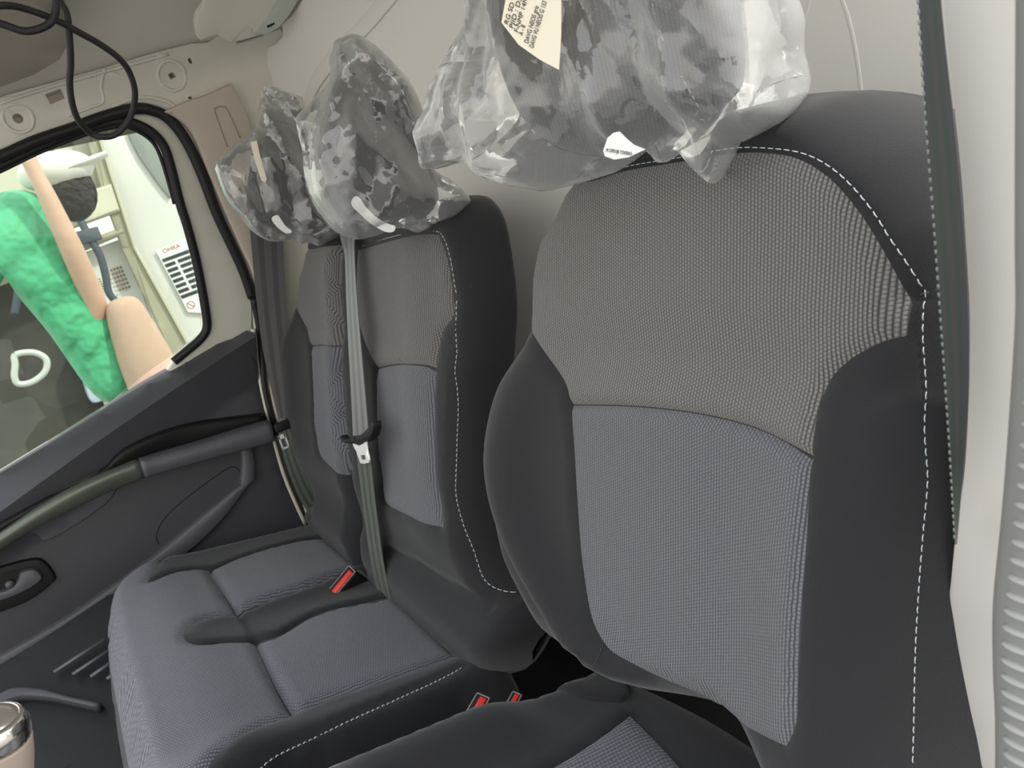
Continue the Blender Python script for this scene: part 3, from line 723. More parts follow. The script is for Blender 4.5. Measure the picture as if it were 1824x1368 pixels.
c_ri = BP([(455, 1139), (500, 1128), (545, 1101), (590, 1084), (640, 1073), (700, 1062), (755, 1115), (808, 1165), (740, 1190), (650, 1219), (580, 1242), (521, 1266), (485, 1204)], corners=(0, 5, 7, 11))
c_ms = BP([(327, 1132), (332, 1117), (352, 1102), (385, 1094), (422, 1088), (490, 1060), (545, 1042), (600, 1020), (640, 1010), (705, 1056), (640, 1070), (588, 1081), (543, 1098), (500, 1124), (455, 1136), (400, 1141), (350, 1143)], corners=(8, 9))
fr = [tb.uv(*p) for p in [(372, 1011), (336, 1012), (300, 1020), (262, 1032)]] + [(-1.74, .31), (-1.70, .385), (-1.60, .438), (-1.3, .446), (-1.0, .446), (-.97, .44)]
fr += [tb.uv(*p) for p in [(352, 1395), (366, 1366), (380, 1343), (403, 1320), (443, 1295), (519, 1269), (484, 1206), (455, 1141), (440, 1110), (421, 1089), (395, 1048)]]
c_fr = smooth(fr, n=4, corners=(0, 15, 20))
rearseam = smooth([tb.uv(*p) for p in [(575, 955), (634, 1004), (703, 1062), (810, 1166)]], closed=False, n=5)
c_st = smooth([tb.uv(*p) for p in [(380, 1392), (430, 1368), (500, 1333), (600, 1287), (700, 1242), (780, 1206), (826, 1182)]], closed=False, n=5)
S_bc = Surf(bcO, (1, 0, 0), VC, NC, make_h(BC_OUT, .16, .04, bc_extra, [(c_li, True), (c_ri, True), (c_ms, True), (c_fr, True), (c_st, False)], gw=.006, gd=.006))
shell(S_bc, BC_OUT, [('cushion_centre_strip', c_ms, CLOTH, 'smooth black strip between the two cushion inserts'), ('cushion_insert', c_li, MESH_CU, None), ('cushion_insert', c_ri, MESH_CU, None), ('front_cushion_panel', c_fr, MESH_CU, 'slate knitted front panel')],
      .013, bench, 'seat_cushion', CLOTH, band=(.001, .005, .012, .024), back=-.20)
stitches(S_bc, [(a + .004, b) for a, b in c_st], bench, THREAD, pitch=.0075, dash=.005, r=.0008, dh=.0015)
bmobj('seat_base', box((-1.32, .13, .12), (.84, .34, .22)), PLASTIC_B, bench, False, bevel=.01)

# ------------------------------------------------------------------ belts
def ribbon(pts, w, across, mat, name, parent, thick=.0013, twist=None):
    """webbing through world points; across = width direction (vector or list)"""
    L = smooth([tuple(p) for p in pts], closed=False, n=8); n = len(L); V_ = []; F_ = []; uv = []
    acc = 0
    for i, p in enumerate(L):
        p = Vector(p); t = Vector(L[min(i + 1, n - 1)]) - Vector(L[max(i - 1, 0)]); t.normalize()
        if i: acc += (p - Vector(L[i - 1])).length
        f = i / (n - 1)
        a = across if not isinstance(across, list) else Vector(across[0]).lerp(Vector(across[1]), f)
        a = Vector(a); a = (a - t * a.dot(t)).normalized(); nn = t.cross(a).normalized()
        ww = w if not isinstance(w, list) else float(np.interp(f, [q[0] for q in w], [q[1] for q in w]))
        for s in (-1, -.5, 0, .5, 1):
            V_.append(p + a * ww / 2 * s + nn * thick / 2); uv.append((s / 2, acc))
        for s in (1, .5, 0, -.5, -1):
            V_.append(p + a * ww / 2 * s - nn * thick / 2); uv.append((s / 2, acc))
    for i in range(n - 1):
        for j in range(10): F_.append((i * 10 + j, i * 10 + (j + 1) % 10, (i + 1) * 10 + (j + 1) % 10, (i + 1) * 10 + j))
    F_.append(tuple(range(9, -1, -1))); F_.append(tuple((n - 1) * 10 + j for j in range(10)))
    o = mesh(name, V_, F_, mat, parent, smoothed=False, uvs=uv)
    return o
def at(x, y, Y):                                    # point of a sight line at depth Y in the cab
    r = ray(x, y); return CAM + r * (Y / r.y)
def atX(x, y, X):
    r = ray(x, y); return CAM + r * (X / r.x)
def onb(x, y, h): u, v = B0.uvp(x, y, h); return B0.O + B0.U * u + B0.V * v + B0.N * h

mb = thing('seat_belt', 'grey seat belt hanging over the middle of the bench between its two backrests', 'seat belt', onb(650, 800, .03))
ribbon([onb(618, 400, -.02), onb(622, 430, .02), onb(626, 520, .030), onb(631, 600, .034), onb(638, 700, .040), onb(643, 775, .045)], [(0, .030), (.35, .038), (1, .060)], (1, .1, 0), BELT, 'upper_webbing', mb)
ribbon([onb(646, 790, .040), onb(652, 850, .034), onb(662, 930, .028), onb(672, 1000, .022), onb(686, 1066, .0)], .058, (1, .05, 0), BELT_G, 'lower_webbing', mb)
S_t = Surf(B0.O, (1, 0, 0), VB, NB, lambda u, v: 0 * u + .050)
def tp(z): return smooth([S_t.uvp(x, y, .050) for x, y in z], n=4)
slab(S_t, 'tongue_cover', tp([(611, 775), (618, 782), (640, 776), (655, 766), (668, 750), (671, 762), (666, 778), (655, 786), (646, 789), (630, 790), (616, 788), (611, 783)]), -.008, .006, PLASTIC_B, mb, step=.006, bev=.004)
ltp = [S_t.uvp(x, y, .05) for x, y in [(628, 787), (633, 791), (640, 794), (648, 790), (654, 783), (654, 792), (655, 800), (659, 818), (658, 824), (648, 826), (643, 825), (638, 812), (636, 804), (632, 798)]]
lth = [S_t.uvp(x, y, .05) for x, y in [(643, 811), (651, 810), (653, 818), (645, 819)]]
slab(S_t, 'latch_plate', ltp, -.001, .0015, STEEL, mb, step=.006, bev=.0006, hole=[lth])

wb = thing('seat_belt', 'dark seat belt hanging beside the window end of the bench at the pillar', 'seat belt', atX(500, 740, -1.74))
ribbon([atX(468, 330, -1.72), atX(474, 400, -1.735), atX(482, 520, -1.745), atX(492, 620, -1.75), atX(502, 700, -1.75), atX(507, 745, -1.75)], [(0, .075), (.6, .058), (1, .026)], (.15, .9, 0), BELT_W, 'upper_webbing', wb)
ribbon([atX(505, 765, -1.745), atX(520, 820, -1.74), atX(545, 880, -1.735), atX(570, 915, -1.73)], [(0, .026), (1, .04)], (.15, .9, 0), BELT_G, 'lower_webbing', wb)
bmobj('tongue_cover', box(atX(505, 758, -1.745), (.014, .042, .022), bm=None), PLASTIC_B, wb, True, bevel=.004)
pm = atX(505, 786, -1.742)
fr_ = bmesh.new()
box(pm + Vector((0, -.007, 0)), (.002, .0035, .034), bm=fr_); box(pm + Vector((0, .007, 0)), (.002, .0035, .034), bm=fr_); box(pm + Vector((0, 0, -.016)), (.002, .016, .004), bm=fr_); box(pm + Vector((0, 0, .012)), (.002, .016, .010), bm=fr_)
bmobj('latch_plate', fr_, STEEL, wb, False)

db = thing('seat_belt', 'black seat belt running down beside the driver seat, in front of the pale door pillar', 'seat belt', at(1690, 700, .42))
DBELT = stripes('driver_belt_webbing', (.018, .030, .022), (.028, .030, .030), 1)
LE = [(1632, -60), (1640, 80), (1650, 230), (1662, 380), (1672, 520), (1682, 660), (1690, 780), (1697, 900), (1701, 970)]
RE = [(1670, -60), (1683, 80), (1700, 230), (1714, 380), (1723, 520), (1726, 660), (1721, 780), (1710, 900), (1704, 970)]
YE = [.365] * 9
Lp = smooth([tuple(at(*p, y)) for p, y in zip(LE, YE)], closed=False, n=6); Rp = smooth([tuple(at(*p, y + .004)) for p, y in zip(RE, YE)], closed=False, n=6)
V_ = []; F_ = []; uv_ = []
for i_, (a, b) in enumerate(zip(Lp, Rp)):
    a, b = Vector(a), Vector(b)
    for off in (0, .0014):
        for f in (0, .25, .5, .75, 1): V_.append(a.lerp(b, f) + Vector((-.3, 1, 0)) * off); uv_.append((f - .5, i_ * .012))
for i_ in range(len(Lp) - 1):
    o_ = i_ * 10
    for j_ in range(4):
        F_.append((o_ + j_, o_ + j_ + 1, o_ + 11 + j_, o_ + 10 + j_)); F_.append((o_ + 5 + j_, o_ + 15 + j_, o_ + 16 + j_, o_ + 6 + j_))
    F_.append((o_, o_ + 10, o_ + 15, o_ + 5)); F_.append((o_ + 4, o_ + 9, o_ + 19, o_ + 14))
mesh('webbing', V_, F_, DBELT, db, smoothed=False, uvs=uv_)
bm = bmesh.new(); pts = arc_points(Lp, .0022)
for a, b in zip(pts[::2], pts[1::2]): tube([a, b], .0006, 5, bm)
bmobj('selvedge', bm, M('grey_selvedge_thread', (.20, .24, .22), .7, noise_amt=0), db)

# buckles
def buckle(name, label, c, axis, up_, w=.022, d=.030, L=.075):
    """black housing, steel rim and red button; axis = direction of its mouth"""
    z = Vector(axis).normalized(); x = Vector(up_); x = (x - z * x.dot(z)).normalized(); y = z.cross(x)
    R = Matrix((x, y, z)).transposed()
    t = thing(name, label, 'buckle', c)
    c = Vector(c)
    bmobj('housing', box(c - z * L / 2, (w, d * 1.35, L), R), PLASTIC_B, t, True, bevel=.004)
    b = bmesh.new()
    W_, D_ = w * .95, d * 1.3
    for (dx, dy, sx, sy) in ((-W_ / 2, 0, .0018, D_), (W_ / 2, 0, .0018, D_), (0, -D_ / 2, W_, .0018), (0, D_ / 2, W_, .0018)):
        box(c + x * dx + y * dy + z * .001, (sx, sy, .003), R, b)
    bmobj('rim', b, M('dull_steel', (.35, .34, .33), .35, metal=.8, noise_amt=0), t, False)
    bmobj('release_button', box(c + x * w * .14 + z * .0015, (w * .5, d * 1.12, .006), R), RED, t, True, bevel=.0012)
    b = box(c - x * w * .28 + z * .0005, (w * .22, d * 1.1, .004), R)
    bmobj('slot', b, DARK, t, False)
    return t
bc = atX(610, 1036, -1.34)
buckle('seat_belt_buckle', 'belt buckle with red button standing in the middle of the bench cushion', bc, RGT * -.50 + UP * .62 - FWD * .62, RGT * .75 - UP * .62, w=.027, d=.044, L=.075)
buckle('seat_belt_buckle', 'belt buckle tip with red corner just above the driver cushion, left of its twin', atX(850, 1262, -.74), (.2, -.3, .9), (1, .3, 0), w=.02, d=.024, L=.06)
buckle('seat_belt_buckle', 'tiny red buckle tip behind the driver cushion, nearer the backrest', atX(914, 1252, -.74), (.2, -.3, .9), (1, .3, 0), w=.014, d=.018, L=.06)

# ------------------------------------------------------------------ headrests and bags
def blob_h(outer, T, r, amp=0):
    def h(u, v):
        d = dist(u, v, outer, True); k = np.clip(d / r, 0, 1)
        return -T * (1 - np.sqrt(np.clip(1 - (1 - k) ** 2, 0, 1)))
    return h
def upright(out_px, Y, turn=0):
    """an upright frame at depth Y in the cab, turned towards the driver's door"""
    cx = sum(p[0] for p in out_px) / len(out_px); cy = sum(max(p[1], 0) for p in out_px) / len(out_px)
    c = at(cx, cy, Y); n = (CAM - c); n.z = 0; n.normalize(); n = (n * (1 - turn) + Vector((0, -1, 0)) * turn).normalized()
    return Surf(c, Vector((0, 0, 1)).cross(n), (0, 0, 1), n)
def headrest(label, Y, out_px, seam_px, front=.045, T=.09, tilt=10):
    S0 = upright(out_px, Y)
    out = smooth([S0.uvp(x, y, 0) for x, y in out_px], n=5)
    hf = blob_h(out, T, .05)
    sm_ = smooth([S0.uvp(x, y, front) for x, y in seam_px], closed=False, n=5)
    def h(u, v): return front + hf(u, v) - .003 * np.exp(-(dist(u, v, sm_) / .004) ** 2)
    S = Surf(S0.O, S0.U, S0.V, S0.N, h)
    cu = sum(p[0] for p in out) / len(out); cv = min(p[1] for p in out)
    t = thing('headrest', label, 'headrest', S0.O + S0.U * cu + S0.V * cv)
    shell(S, out, [], .012, t, 'pad', MESH_HR, lines=[], band=(.001, .005, .012, .022, .035), back=front - T - .01)
    stitches(S, sm_, t, M('grey_thread', (.3, .3, .3), .7, noise_amt=0), pitch=.006, dash=.0035)
    return S, t, out
S_h1, hr1, o1 = headrest('largest dark headrest, bagged, above the driver seat', .445,
    [(880, -140), (866, 0), (868, 60), (892, 150), (930, 220), (990, 268), (1080, 284), (1160, 274), (1220, 262), (1290, 240), (1335, 200), (1345, 130), (1335, 0), (1310, -140), (1100, -190)], [(1150, -60), (1170, 40), (1200, 110), (1240, 180), (1275, 230)], front=.05)
S_h2, hr2, o2 = headrest('dark headrest bagged over the middle seat, between the other two', .445,
    [(640, 96), (690, 122), (735, 190), (758, 270), (782, 330), (780, 370), (740, 388), (690, 398), (640, 402), (600, 385), (572, 330), (562, 260), (575, 190), (600, 130)], [(655, 110), (668, 200), (672, 270), (690, 330), (730, 370), (775, 375)])
S_h3, hr3, o3 = headrest('smallest dark headrest, bagged, above the window seat by the pillar trim', .46,
    [(478, 196), (515, 190), (540, 205), (550, 270), (560, 340), (592, 392), (560, 418), (500, 420), (455, 395), (438, 340), (448, 260), (458, 215)], [(515, 195), (518, 260), (520, 330), (545, 385), (585, 400)], front=.03, T=.07)

def ridged(p, s, seed):
    return 1 - abs(noise.noise(Vector((p[0] * s + seed, p[1] * s * .8, p[2] * s)))) * 2.2
def bag(label, Y, out_px, fdepth, bdepth, seed, hang, step=.0048, turn=0, amp=1.0):
    """closed crumpled film envelope: a front and a back sheet joined along the traced rim"""
    S0 = upright(out_px, Y, turn)
    out = smooth([S0.uvp(x, y, 0) for x, y in out_px], n=4, corners=tuple(range(0, len(out_px), 2)))
    vv, ff, c = tri(S0, out, [], step, (.002,), jitter=1.2)
    d = dist(vv[:, 0], vv[:, 1], out, True)
    P = []; n = len(vv); rr = random.Random(int(seed * 10)); vmax = vv[:, 1].max(); um = vv[:, 0].mean()
    waves = [(rr.uniform(-.18, .18), rr.uniform(3, 7), rr.random(), .013) for _ in range(4)] + [(rr.uniform(-.5, .5), rr.uniform(9, 17), rr.random(), .0045) for _ in range(3)] + [(rr.uniform(-1.5, 1.5), rr.uniform(9, 20), rr.random(), .004) for _ in range(3)] + [(rr.uniform(-1.5, 1.5), rr.uniform(40, 60), rr.random(), .0009) for _ in range(2)]
    def tw(x): x = x - math.floor(x); return abs(2 * x - 1)
    for sgn, dep in ((1, fdepth), (-1, bdepth)):
        for i, (u, v) in enumerate(vv):
            k = min(d[i] / .06, 1.0); infl = math.sqrt(max(0, 1 - (1 - k) ** 2))
            q = Vector((u * 7 + seed, v * 7, sgn)); wu = noise.noise(q) * .03; wv = noise.noise(q + Vector((9, 3, 1))) * .03
            fan = (u - um) / (.06 + (vmax - v)) * .30
            cr_ = 0
            for a, f, ph, A in waves:
                loc = .25 + .95 * abs(noise.noise(Vector((u * 4 + ph * 50, v * 4, ph * 9 + sgn)))) * 1.6
                cr_ += A * loc * (tw(((fan + wu) * math.cos(a) + (v + wv) * math.sin(a)) * f + ph) - .5) * 2
            low = 1 + .9 * (1 - min((v - vv[:, 1].min()) / .10, 1))
            h = infl * dep + min(d[i] / .012, 1) * cr_ * low * amp
            h = max(h, .0012 * min(d[i] / .01, 1))
            if d[i] < 1e-6: h = 0
            w = noise.noise(Vector((u * 26, v * 26, seed))) * .010 * (1 - .6 * k)
            P.append(S0.O + S0.U * float(u) + S0.V * float(v) + S0.N * (sgn * h + w))
    F_ = [tuple(f) for f in ff] + [tuple((n + i) for i in f[::-1]) for f in ff]
    cu = sum(p[0] for p in out) / len(out); cv = min(p[1] for p in out)
    o = mesh('plastic_bag', P, F_, FILM, None, smoothed=True)
    bm = bmesh.new(); bm.from_mesh(o.data)
    bmesh.ops.remove_doubles(bm, verts=bm.verts, dist=1e-6)
    bmesh.ops.delete(bm, geom=[v for v in bm.verts if not v.link_faces], context='VERTS')
    bm.to_mesh(o.data); bm.free()
    o.data.polygons.foreach_set('use_smooth', [True] * len(o.data.polygons))
    try: o.data.set_sharp_from_angle(angle=math.radians(38))
    except Exception: pass
    tag(o, label, 'plastic bag')
    return o, S0
b1, SB1 = bag('largest crumpled clear bag hanging over the driver headrest', .375,
    [(900, -200), (855, 0), (826, 60), (798, 111), (778, 170), (759, 230), (766, 262), (773, 299), (824, 288), (860, 300), (894, 307), (940, 325), (986, 338), (1047, 322), (1097, 307), (1147, 269), (1166, 276), (1185, 290), (1212, 269), (1240, 300), (1273, 328), (1290, 292), (1302, 261), (1339, 246), (1389, 219), (1408, 184), (1400, 100), (1408, 38), (1392, -20), (1370, -200)], .055, .12, 2.3, (-.55, .22), step=.0038, turn=.55, amp=1.15)
b2, SB2 = bag('pointed clear plastic bag over the middle headrest of the bench', .43,
    [(628, 61), (646, 66), (668, 80), (689, 98), (712, 122), (732, 147), (748, 180), (760, 212), (766, 255), (772, 298), (800, 318), (830, 341), (840, 359), (812, 384), (780, 395), (748, 415), (725, 408), (702, 408), (670, 420), (637, 427), (612, 420), (591, 408), (566, 378), (545, 332), (539, 270), (527, 215), (545, 192), (560, 175), (575, 160), (585, 144), (588, 125), (585, 108), (592, 90), (597, 74)], .075, .08, 7.9, (-1.19, .12))
b3, SB3 = bag('small clear plastic bag furthest left, over the window seat headrest', .425,
    [(468, 150), (505, 160), (539, 172), (546, 215), (548, 270), (553, 320), (560, 347), (590, 380), (612, 418), (590, 430), (566, 439), (550, 432), (536, 436), (520, 426), (502, 430), (480, 430), (462, 421), (445, 408), (431, 390), (412, 370), (398, 347), (388, 322), (382, 301), (386, 285), (395, 276), (425, 255), (453, 230), (459, 206)], .055, .05, 4.1, (-1.68, .1))

# paper labels with their printing
def paper(S, name, poly_px, h, mat, parent, thick=.0006, lab=None):
    return slab(S, name, [S.uvp(x, y, h) for x, y in poly_px], h, h + thick, mat, parent, step=.01, bev=0, lab=lab)
def text_on(S, s, p0, p1, size_px, h, parent, name='printing', hgt=.0034):
    """lettering lying on the surface, baseline from pixel p0 towards p1"""
    u0, v0 = S.uvp(*p0, h); u1, v1 = S.uvp(*p1, h)
    X_ = (S.U * (u1 - u0) + S.V * (v1 - v0)); wid = X_.length; X_.normalize(); Z_ = S.N; Y_ = Z_.cross(X_)
    cu = bpy.data.curves.new(name, 'FONT'); cu.body = s; cu.size = size_px; cu.extrude = .0001
    o = bpy.data.objects.new(name, cu); COL.objects.link(o)
    bpy.context.view_layer.update()
    dg = bpy.context.evaluated_depsgraph_get(); me = bpy.data.meshes.new_from_object(o.evaluated_get(dg)); bpy.data.objects.remove(o)
    xs = [v.co.x for v in me.vertices]
    k = wid / max(max(xs) - min(xs), 1e-6)
    org = S.O + S.U * u0 + S.V * v0 + S.N * h
    for v in me.vertices:
        c = v.co; v.co = org + X_ * ((c.x - min(xs)) * k) + Y_ * (c.y / size_px * hgt * 1.4) + Z_ * (c.z + .0002)
    return link(name, me, INK, parent, False)
SL1 = Surf(SB1.O + SB1.N * .070, SB1.U, SB1.V, SB1.N)
lab = paper(SL1, 'paper_label', [(930, -120), (905, -20), (894, 40), (925, 80), (962, 106), (996, 124), (1000, 60), (1000, -60)], 0, PAPER, b1, lab='cream printed paper label')
for s, a, b, z in (('RG SD VU CUIR', (905, 44), (935, -54), 1), ('PJID : D5107754', (914, 51), (944, -50), 1), ('F-NMP 14NNAP', (923, 58), (948, -28), 1), ('A - B', (931, 64), (936, 46), 1), ('DAVG NEOS gris', (941, 78), (960, 12), 1), ('DAVG VU NEOIS G 153', (950, 86), (974, 4), 1)):
    text_on(SL1, s, a, b, .01, .0008, lab)
SL2 = Surf(SB1.O + SB1.N * .058, SB1.U, SB1.V, SB1.N)
lab = paper(SL2, 'small_label', [(1075, 268), (1083, 245), (1094, 236), (1104, 234), (1118, 248), (1130, 258), (1150, 266), (1120, 280), (1095, 284), (1078, 278)], 0, PAPERW, b1, lab='small white printed tag')
text_on(SL2, 'M 33921JR Y2XS0A3', (1080, 270), (1125, 277), .01, .0008, lab, hgt=.0022)
SL3 = Surf(SB2.O + SB2.N * .075, SB2.U, SB2.V, SB2.N)
paper(SL3, 'small_label', smooth([(626, 358), (632, 350), (640, 352), (650, 366), (668, 385), (690, 398), (704, 403), (700, 413), (684, 412), (660, 398), (640, 380), (628, 368)], n=4), 0, PAPERW, b2, lab='curling white tag')
SL4 = Surf(SB3.O + SB3.N * .06, SB3.U, SB3.V, SB3.N)
paper(SL4, 'small_label', smooth([(484, 388), (494, 383), (500, 390), (508, 402), (520, 412), (512, 416), (500, 410), (488, 398)], n=3), 0, PAPERW, b3, lab='short white tag')
paper(SL4, 'paper_label', [(446, 254), (457, 250), (464, 280), (475, 318), (473, 325), (466, 322), (455, 290)], 0, PAPER, b3, lab='narrow cream paper label')

# ------------------------------------------------------------------ driver side pillar and seal
S_bp = Surf((0, .385, 1.10), (1, 0, 0), (0, 0, 1), (0, -1, 0))
pl = smooth(px(S_bp, [(1668, -80), (1680, 60), (1695, 200), (1707, 320), (1714, 420), (1721, 540), (1722, 640), (1719, 750), (1712, 850), (1698, 950), (1687, 1060), (1676, 1150), (1668, 1230), (1667, 1280), (1673, 1310), (1686, 1340), (1690, 1420)]), closed=False, n=4)
pr = smooth(px(S_bp, [(1930, 1420), (1930, 900), (1930, 300), (1930, -80)]), closed=False, n=4)
tag(slab(S_bp, 'wall_right', pl + pr, -.05, 0, M('pale_pillar_paint', (.60, .58, .55), .45, noise_amt=.01), step=.03, bev=.003), 'pale painted door pillar beside the driver seat', kind='structure')
# rubber door seal closer to the camera, ribbed
S_se = Surf((0, .27, 1.10), (1, 0, 0), (0, 0, 1), (0, -1, 0))
sl_ = smooth(px(S_se, [(1762, -120), (1764, 200), (1766, 450), (1768, 600), (1758, 800), (1748, 950), (1735, 1100), (1735, 1200), (1740, 1300), (1742, 1450)]), closed=False, n=6)
bm = bmesh.new(); pts = [S_se.pt(a + .022, b, -.02) for a, b in sl_]
tube(pts, .022, 20, bm, up=(0, -1, 0))
seal = bmobj('trim_4', bm, M('weatherstrip_grey', (.24, .245, .235), .55, spec=.4), None); tag(seal, 'grey ribbed rubber seal of the open driver door frame', kind='structure')
bm = bmesh.new(); rp2 = arc_points([tuple(p) for p in pts], .0085)
for a in rp2:
    bmesh.ops.create_icosphere(bm, subdivisions=2, radius=1, matrix=Matrix.Translation(a + Vector((-.0035, -.0205, 0))) @ Matrix.Diagonal((.0075, .0032, .0016, 1)))
bmobj('rib', bm, M('seal_rib', (.36, .37, .35), .5, noise_amt=0), seal)['kind'] = 'stuff'
bmobj('lip', tube([p + Vector((.024, -.012, 0)) for p in pts], .006, 10), M('seal_lip', (.50, .47, .33), .5), seal)
# ------------------------------------------------------------------ hanging cable
def atd(x, y, d): r = ray(x, y).normalized(); return CAM + r * d
CABM = M('black_braided_cable', (.012, .011, .010), .6, bump_=.6, bscale=900)
cab = [(108, -60, .95), (102, -10, .95), (118, 22, .95), (123, 60, .95), (126, 110, .96), (124, 150, .97), (130, 190, .98), (142, 218, .99), (162, 238, 1.0), (185, 244, 1.0), (208, 238, 1.0), (228, 216, 1.0), (238, 190, 1.0), (240, 160, .99), (230, 128, .98), (212, 104, .97), (180, 80, .96), (145, 60, .95), (108, 40, .94), (70, 24, .93), (30, 12, .92), (0, 10, .91), (-60, 14, .90)]
o = bmobj('cable', tube([Vector(p) for p in smooth([tuple(atd(*q)) for q in cab], closed=False, n=6)], .0033, 10), CABM); tag(o, 'black cable hanging in a long loop in front of the passenger window corner', 'cable')
cab = [(104, -60, .93), (100, -10, .93), (99, 20, .93), (90, 40, .93), (68, 52, .93), (40, 55, .93), (0, 42, .93), (-60, 28, .93)]
o = bmobj('cable', tube([Vector(p) for p in smooth([tuple(atd(*q)) for q in cab], closed=False, n=6)], .0036, 10), CABM); tag(o, 'short black cable curve at the top left corner, behind the long loop', 'cable')

# ------------------------------------------------------------------ gear knob, dashboard lower trim
gk = atd(-14, 1300, .64)
knob = thing('gear_knob', 'gear lever knob with satin chrome collar in the bottom left corner', 'gear knob', gk - Vector((0, 0, .05)))
def lathe(prof, c, ax, mat, name, parent, seg=32):
    ax = Vector(ax).normalized(); a = ax.orthogonal().normalized(); b = ax.cross(a); bm = bmesh.new(); R_ = []
    for r, z in prof: R_.append([bm.verts.new(Vector(c) + ax * z + (a * math.cos(2 * math.pi * k / seg) + b * math.sin(2 * math.pi * k / seg)) * r) for k in range(seg)])
    for A, B in zip(R_, R_[1:]):
        for k in range(seg): bm.faces.new((A[k], A[(k + 1) % seg], B[(k + 1) % seg], B[k]))
    bm.faces.new(R_[0][::-1]); bm.faces.new(R_[-1])
    return bmobj(name, bm, mat, parent)
ax = UP * .93 - FWD * .30
lathe([(.010, -.085), (.0135, -.07), (.016, -.045), (.0195, -.025), (.0208, -.012), (.0205, -.006)], gk, ax, LEATH, 'grip', knob)
lathe([(.0206, -.010), (.0212, -.006), (.0212, .000), (.0195, .006), (.0165, .0085), (.0160, .0075)], gk, ax, CHROME, 'collar', knob)
lathe([(.0158, .004), (.0158, .0078), (.010, .0090), (.001, .0094)], gk, ax, M('shift_cap', (.20, .18, .16), .3, metal=.5), 'cap', knob)
lathe([(.006, -.30), (.006, -.08)], gk, ax, PLASTIC_B, 'lever', knob)
# lower trim with vent slats
S_v = Surf((-1.55, 0, .36), (0, 1, 0), (-.5, 0, .86), (.86, 0, .5))
S_v = Surf((-1.56, -.05, .46), (0, 1, 0), (.90, 0, -.43), (.43, 0, .90))
vt = thing('lower_side_trim', 'black plastic side trim with slanted vent slats beside the bench cushion', 'trim', (-1.6, -.2, .02))
slab(S_v, 'panel', px(S_v, [(-60, 1310), (-60, 1220), (20, 1170), (100, 1120), (190, 1060), (300, 1030), (330, 1200), (300, 1380), (60, 1400)]), -.02, 0, PLASTIC_B, vt, step=.04, bev=.003)
for a, b in (((100, 1204), (190, 1145)), ((133, 1208), (196, 1166)), ((165, 1212), (205, 1184)), ((194, 1216), (222, 1196))):
    bmobj('slat', tube([S_v.pt(*S_v.uv(*a), .012), S_v.pt(*S_v.uv(*b), .012)], .005, 8, flat=.5), PLASTIC_L, vt)
band(S_v, [(-60, 1250), (0, 1246), (30, 1234), (80, 1236), (130, 1250), (186, 1262)], [(-60, 1275), (0, 1266), (40, 1250), (90, 1252), (140, 1262), (176, 1270)], 0, .02, PLASTIC, 'pocket_lip', vt)

# ------------------------------------------------------------------ outside the window
TRK = M('truck_cream_paint', (.62, .58, .46), .5, nscale=6, noise_amt=.08)
TRK2 = M('truck_pale_panel', (.74, .71, .68), .5, nscale=3)
RUST = M('olive_dirty_paint', (.40, .37, .27), .6, noise_amt=.15, nscale=5)
S_o = Surf((-5.5, 0, 1.10), (0, 1, 0), (0, 0, 1), (1, 0, 0))
truck = thing('truck', 'cream truck body with frame beams and vent stickers outside the passenger window', 'truck', (-5.6, .6, -.6))
slab(S_o, 'side_panel', px(S_o, [(150, 150), (420, 150), (460, 800), (330, 760), (300, 640), (225, 440), (190, 330)]), -.08, .0, TRK2, truck, step=.5, bev=.01)
slab(S_o, 'post', px(S_o, [(140, 200), (160, 200), (235, 440), (350, 640), (380, 760), (330, 760), (305, 640), (262, 540), (215, 440), (190, 370)]), .0, .07, RUST, truck, step=.4, bev=.01)
slab(S_o, 'rail', px(S_o, [(158, 200), (163, 200), (240, 440), (352, 640), (348, 645), (234, 440)]), .07, .09, TRK, truck, step=.4, bev=.004)
slab(S_o, 'beam', px(S_o, [(-80, 418), (0, 398), (110, 356), (196, 330), (212, 378), (130, 408), (0, 458), (-80, 482)]), .0, .10, TRK, truck, step=.4, bev=.02)
slab(S_o, 'beam', px(S_o, [(-80, 500), (0, 480), (110, 445), (215, 405), (220, 418), (110, 465), (0, 510), (-80, 535)]), .0, .08, RUST, truck, step=.4, bev=.02)
slab(S_o, 'upper_panel', px(S_o, [(-80, 150), (150, 150), (190, 340), (100, 370), (-80, 420)]), -.10, -.04, TRK, truck, step=.5, bev=.01)
slab(S_o, 'lower_panel', px(S_o, [(120, 460), (215, 425), (262, 540), (320, 680), (330, 760), (200, 760), (150, 620)]), -.10, -.05, TRK2, truck, step=.5, bev=.01)
DOCK = M('dark_undercarriage', (.06, .055, .045), .7, noise_amt=.4, nscale=6)
slab(S_o, 'undercarriage', px(S_o, [(-200, 520), (130, 470), (170, 560), (230, 760), (330, 900), (-200, 1100)]), -.35, -.20, DOCK, truck, step=.4, bev=.02)
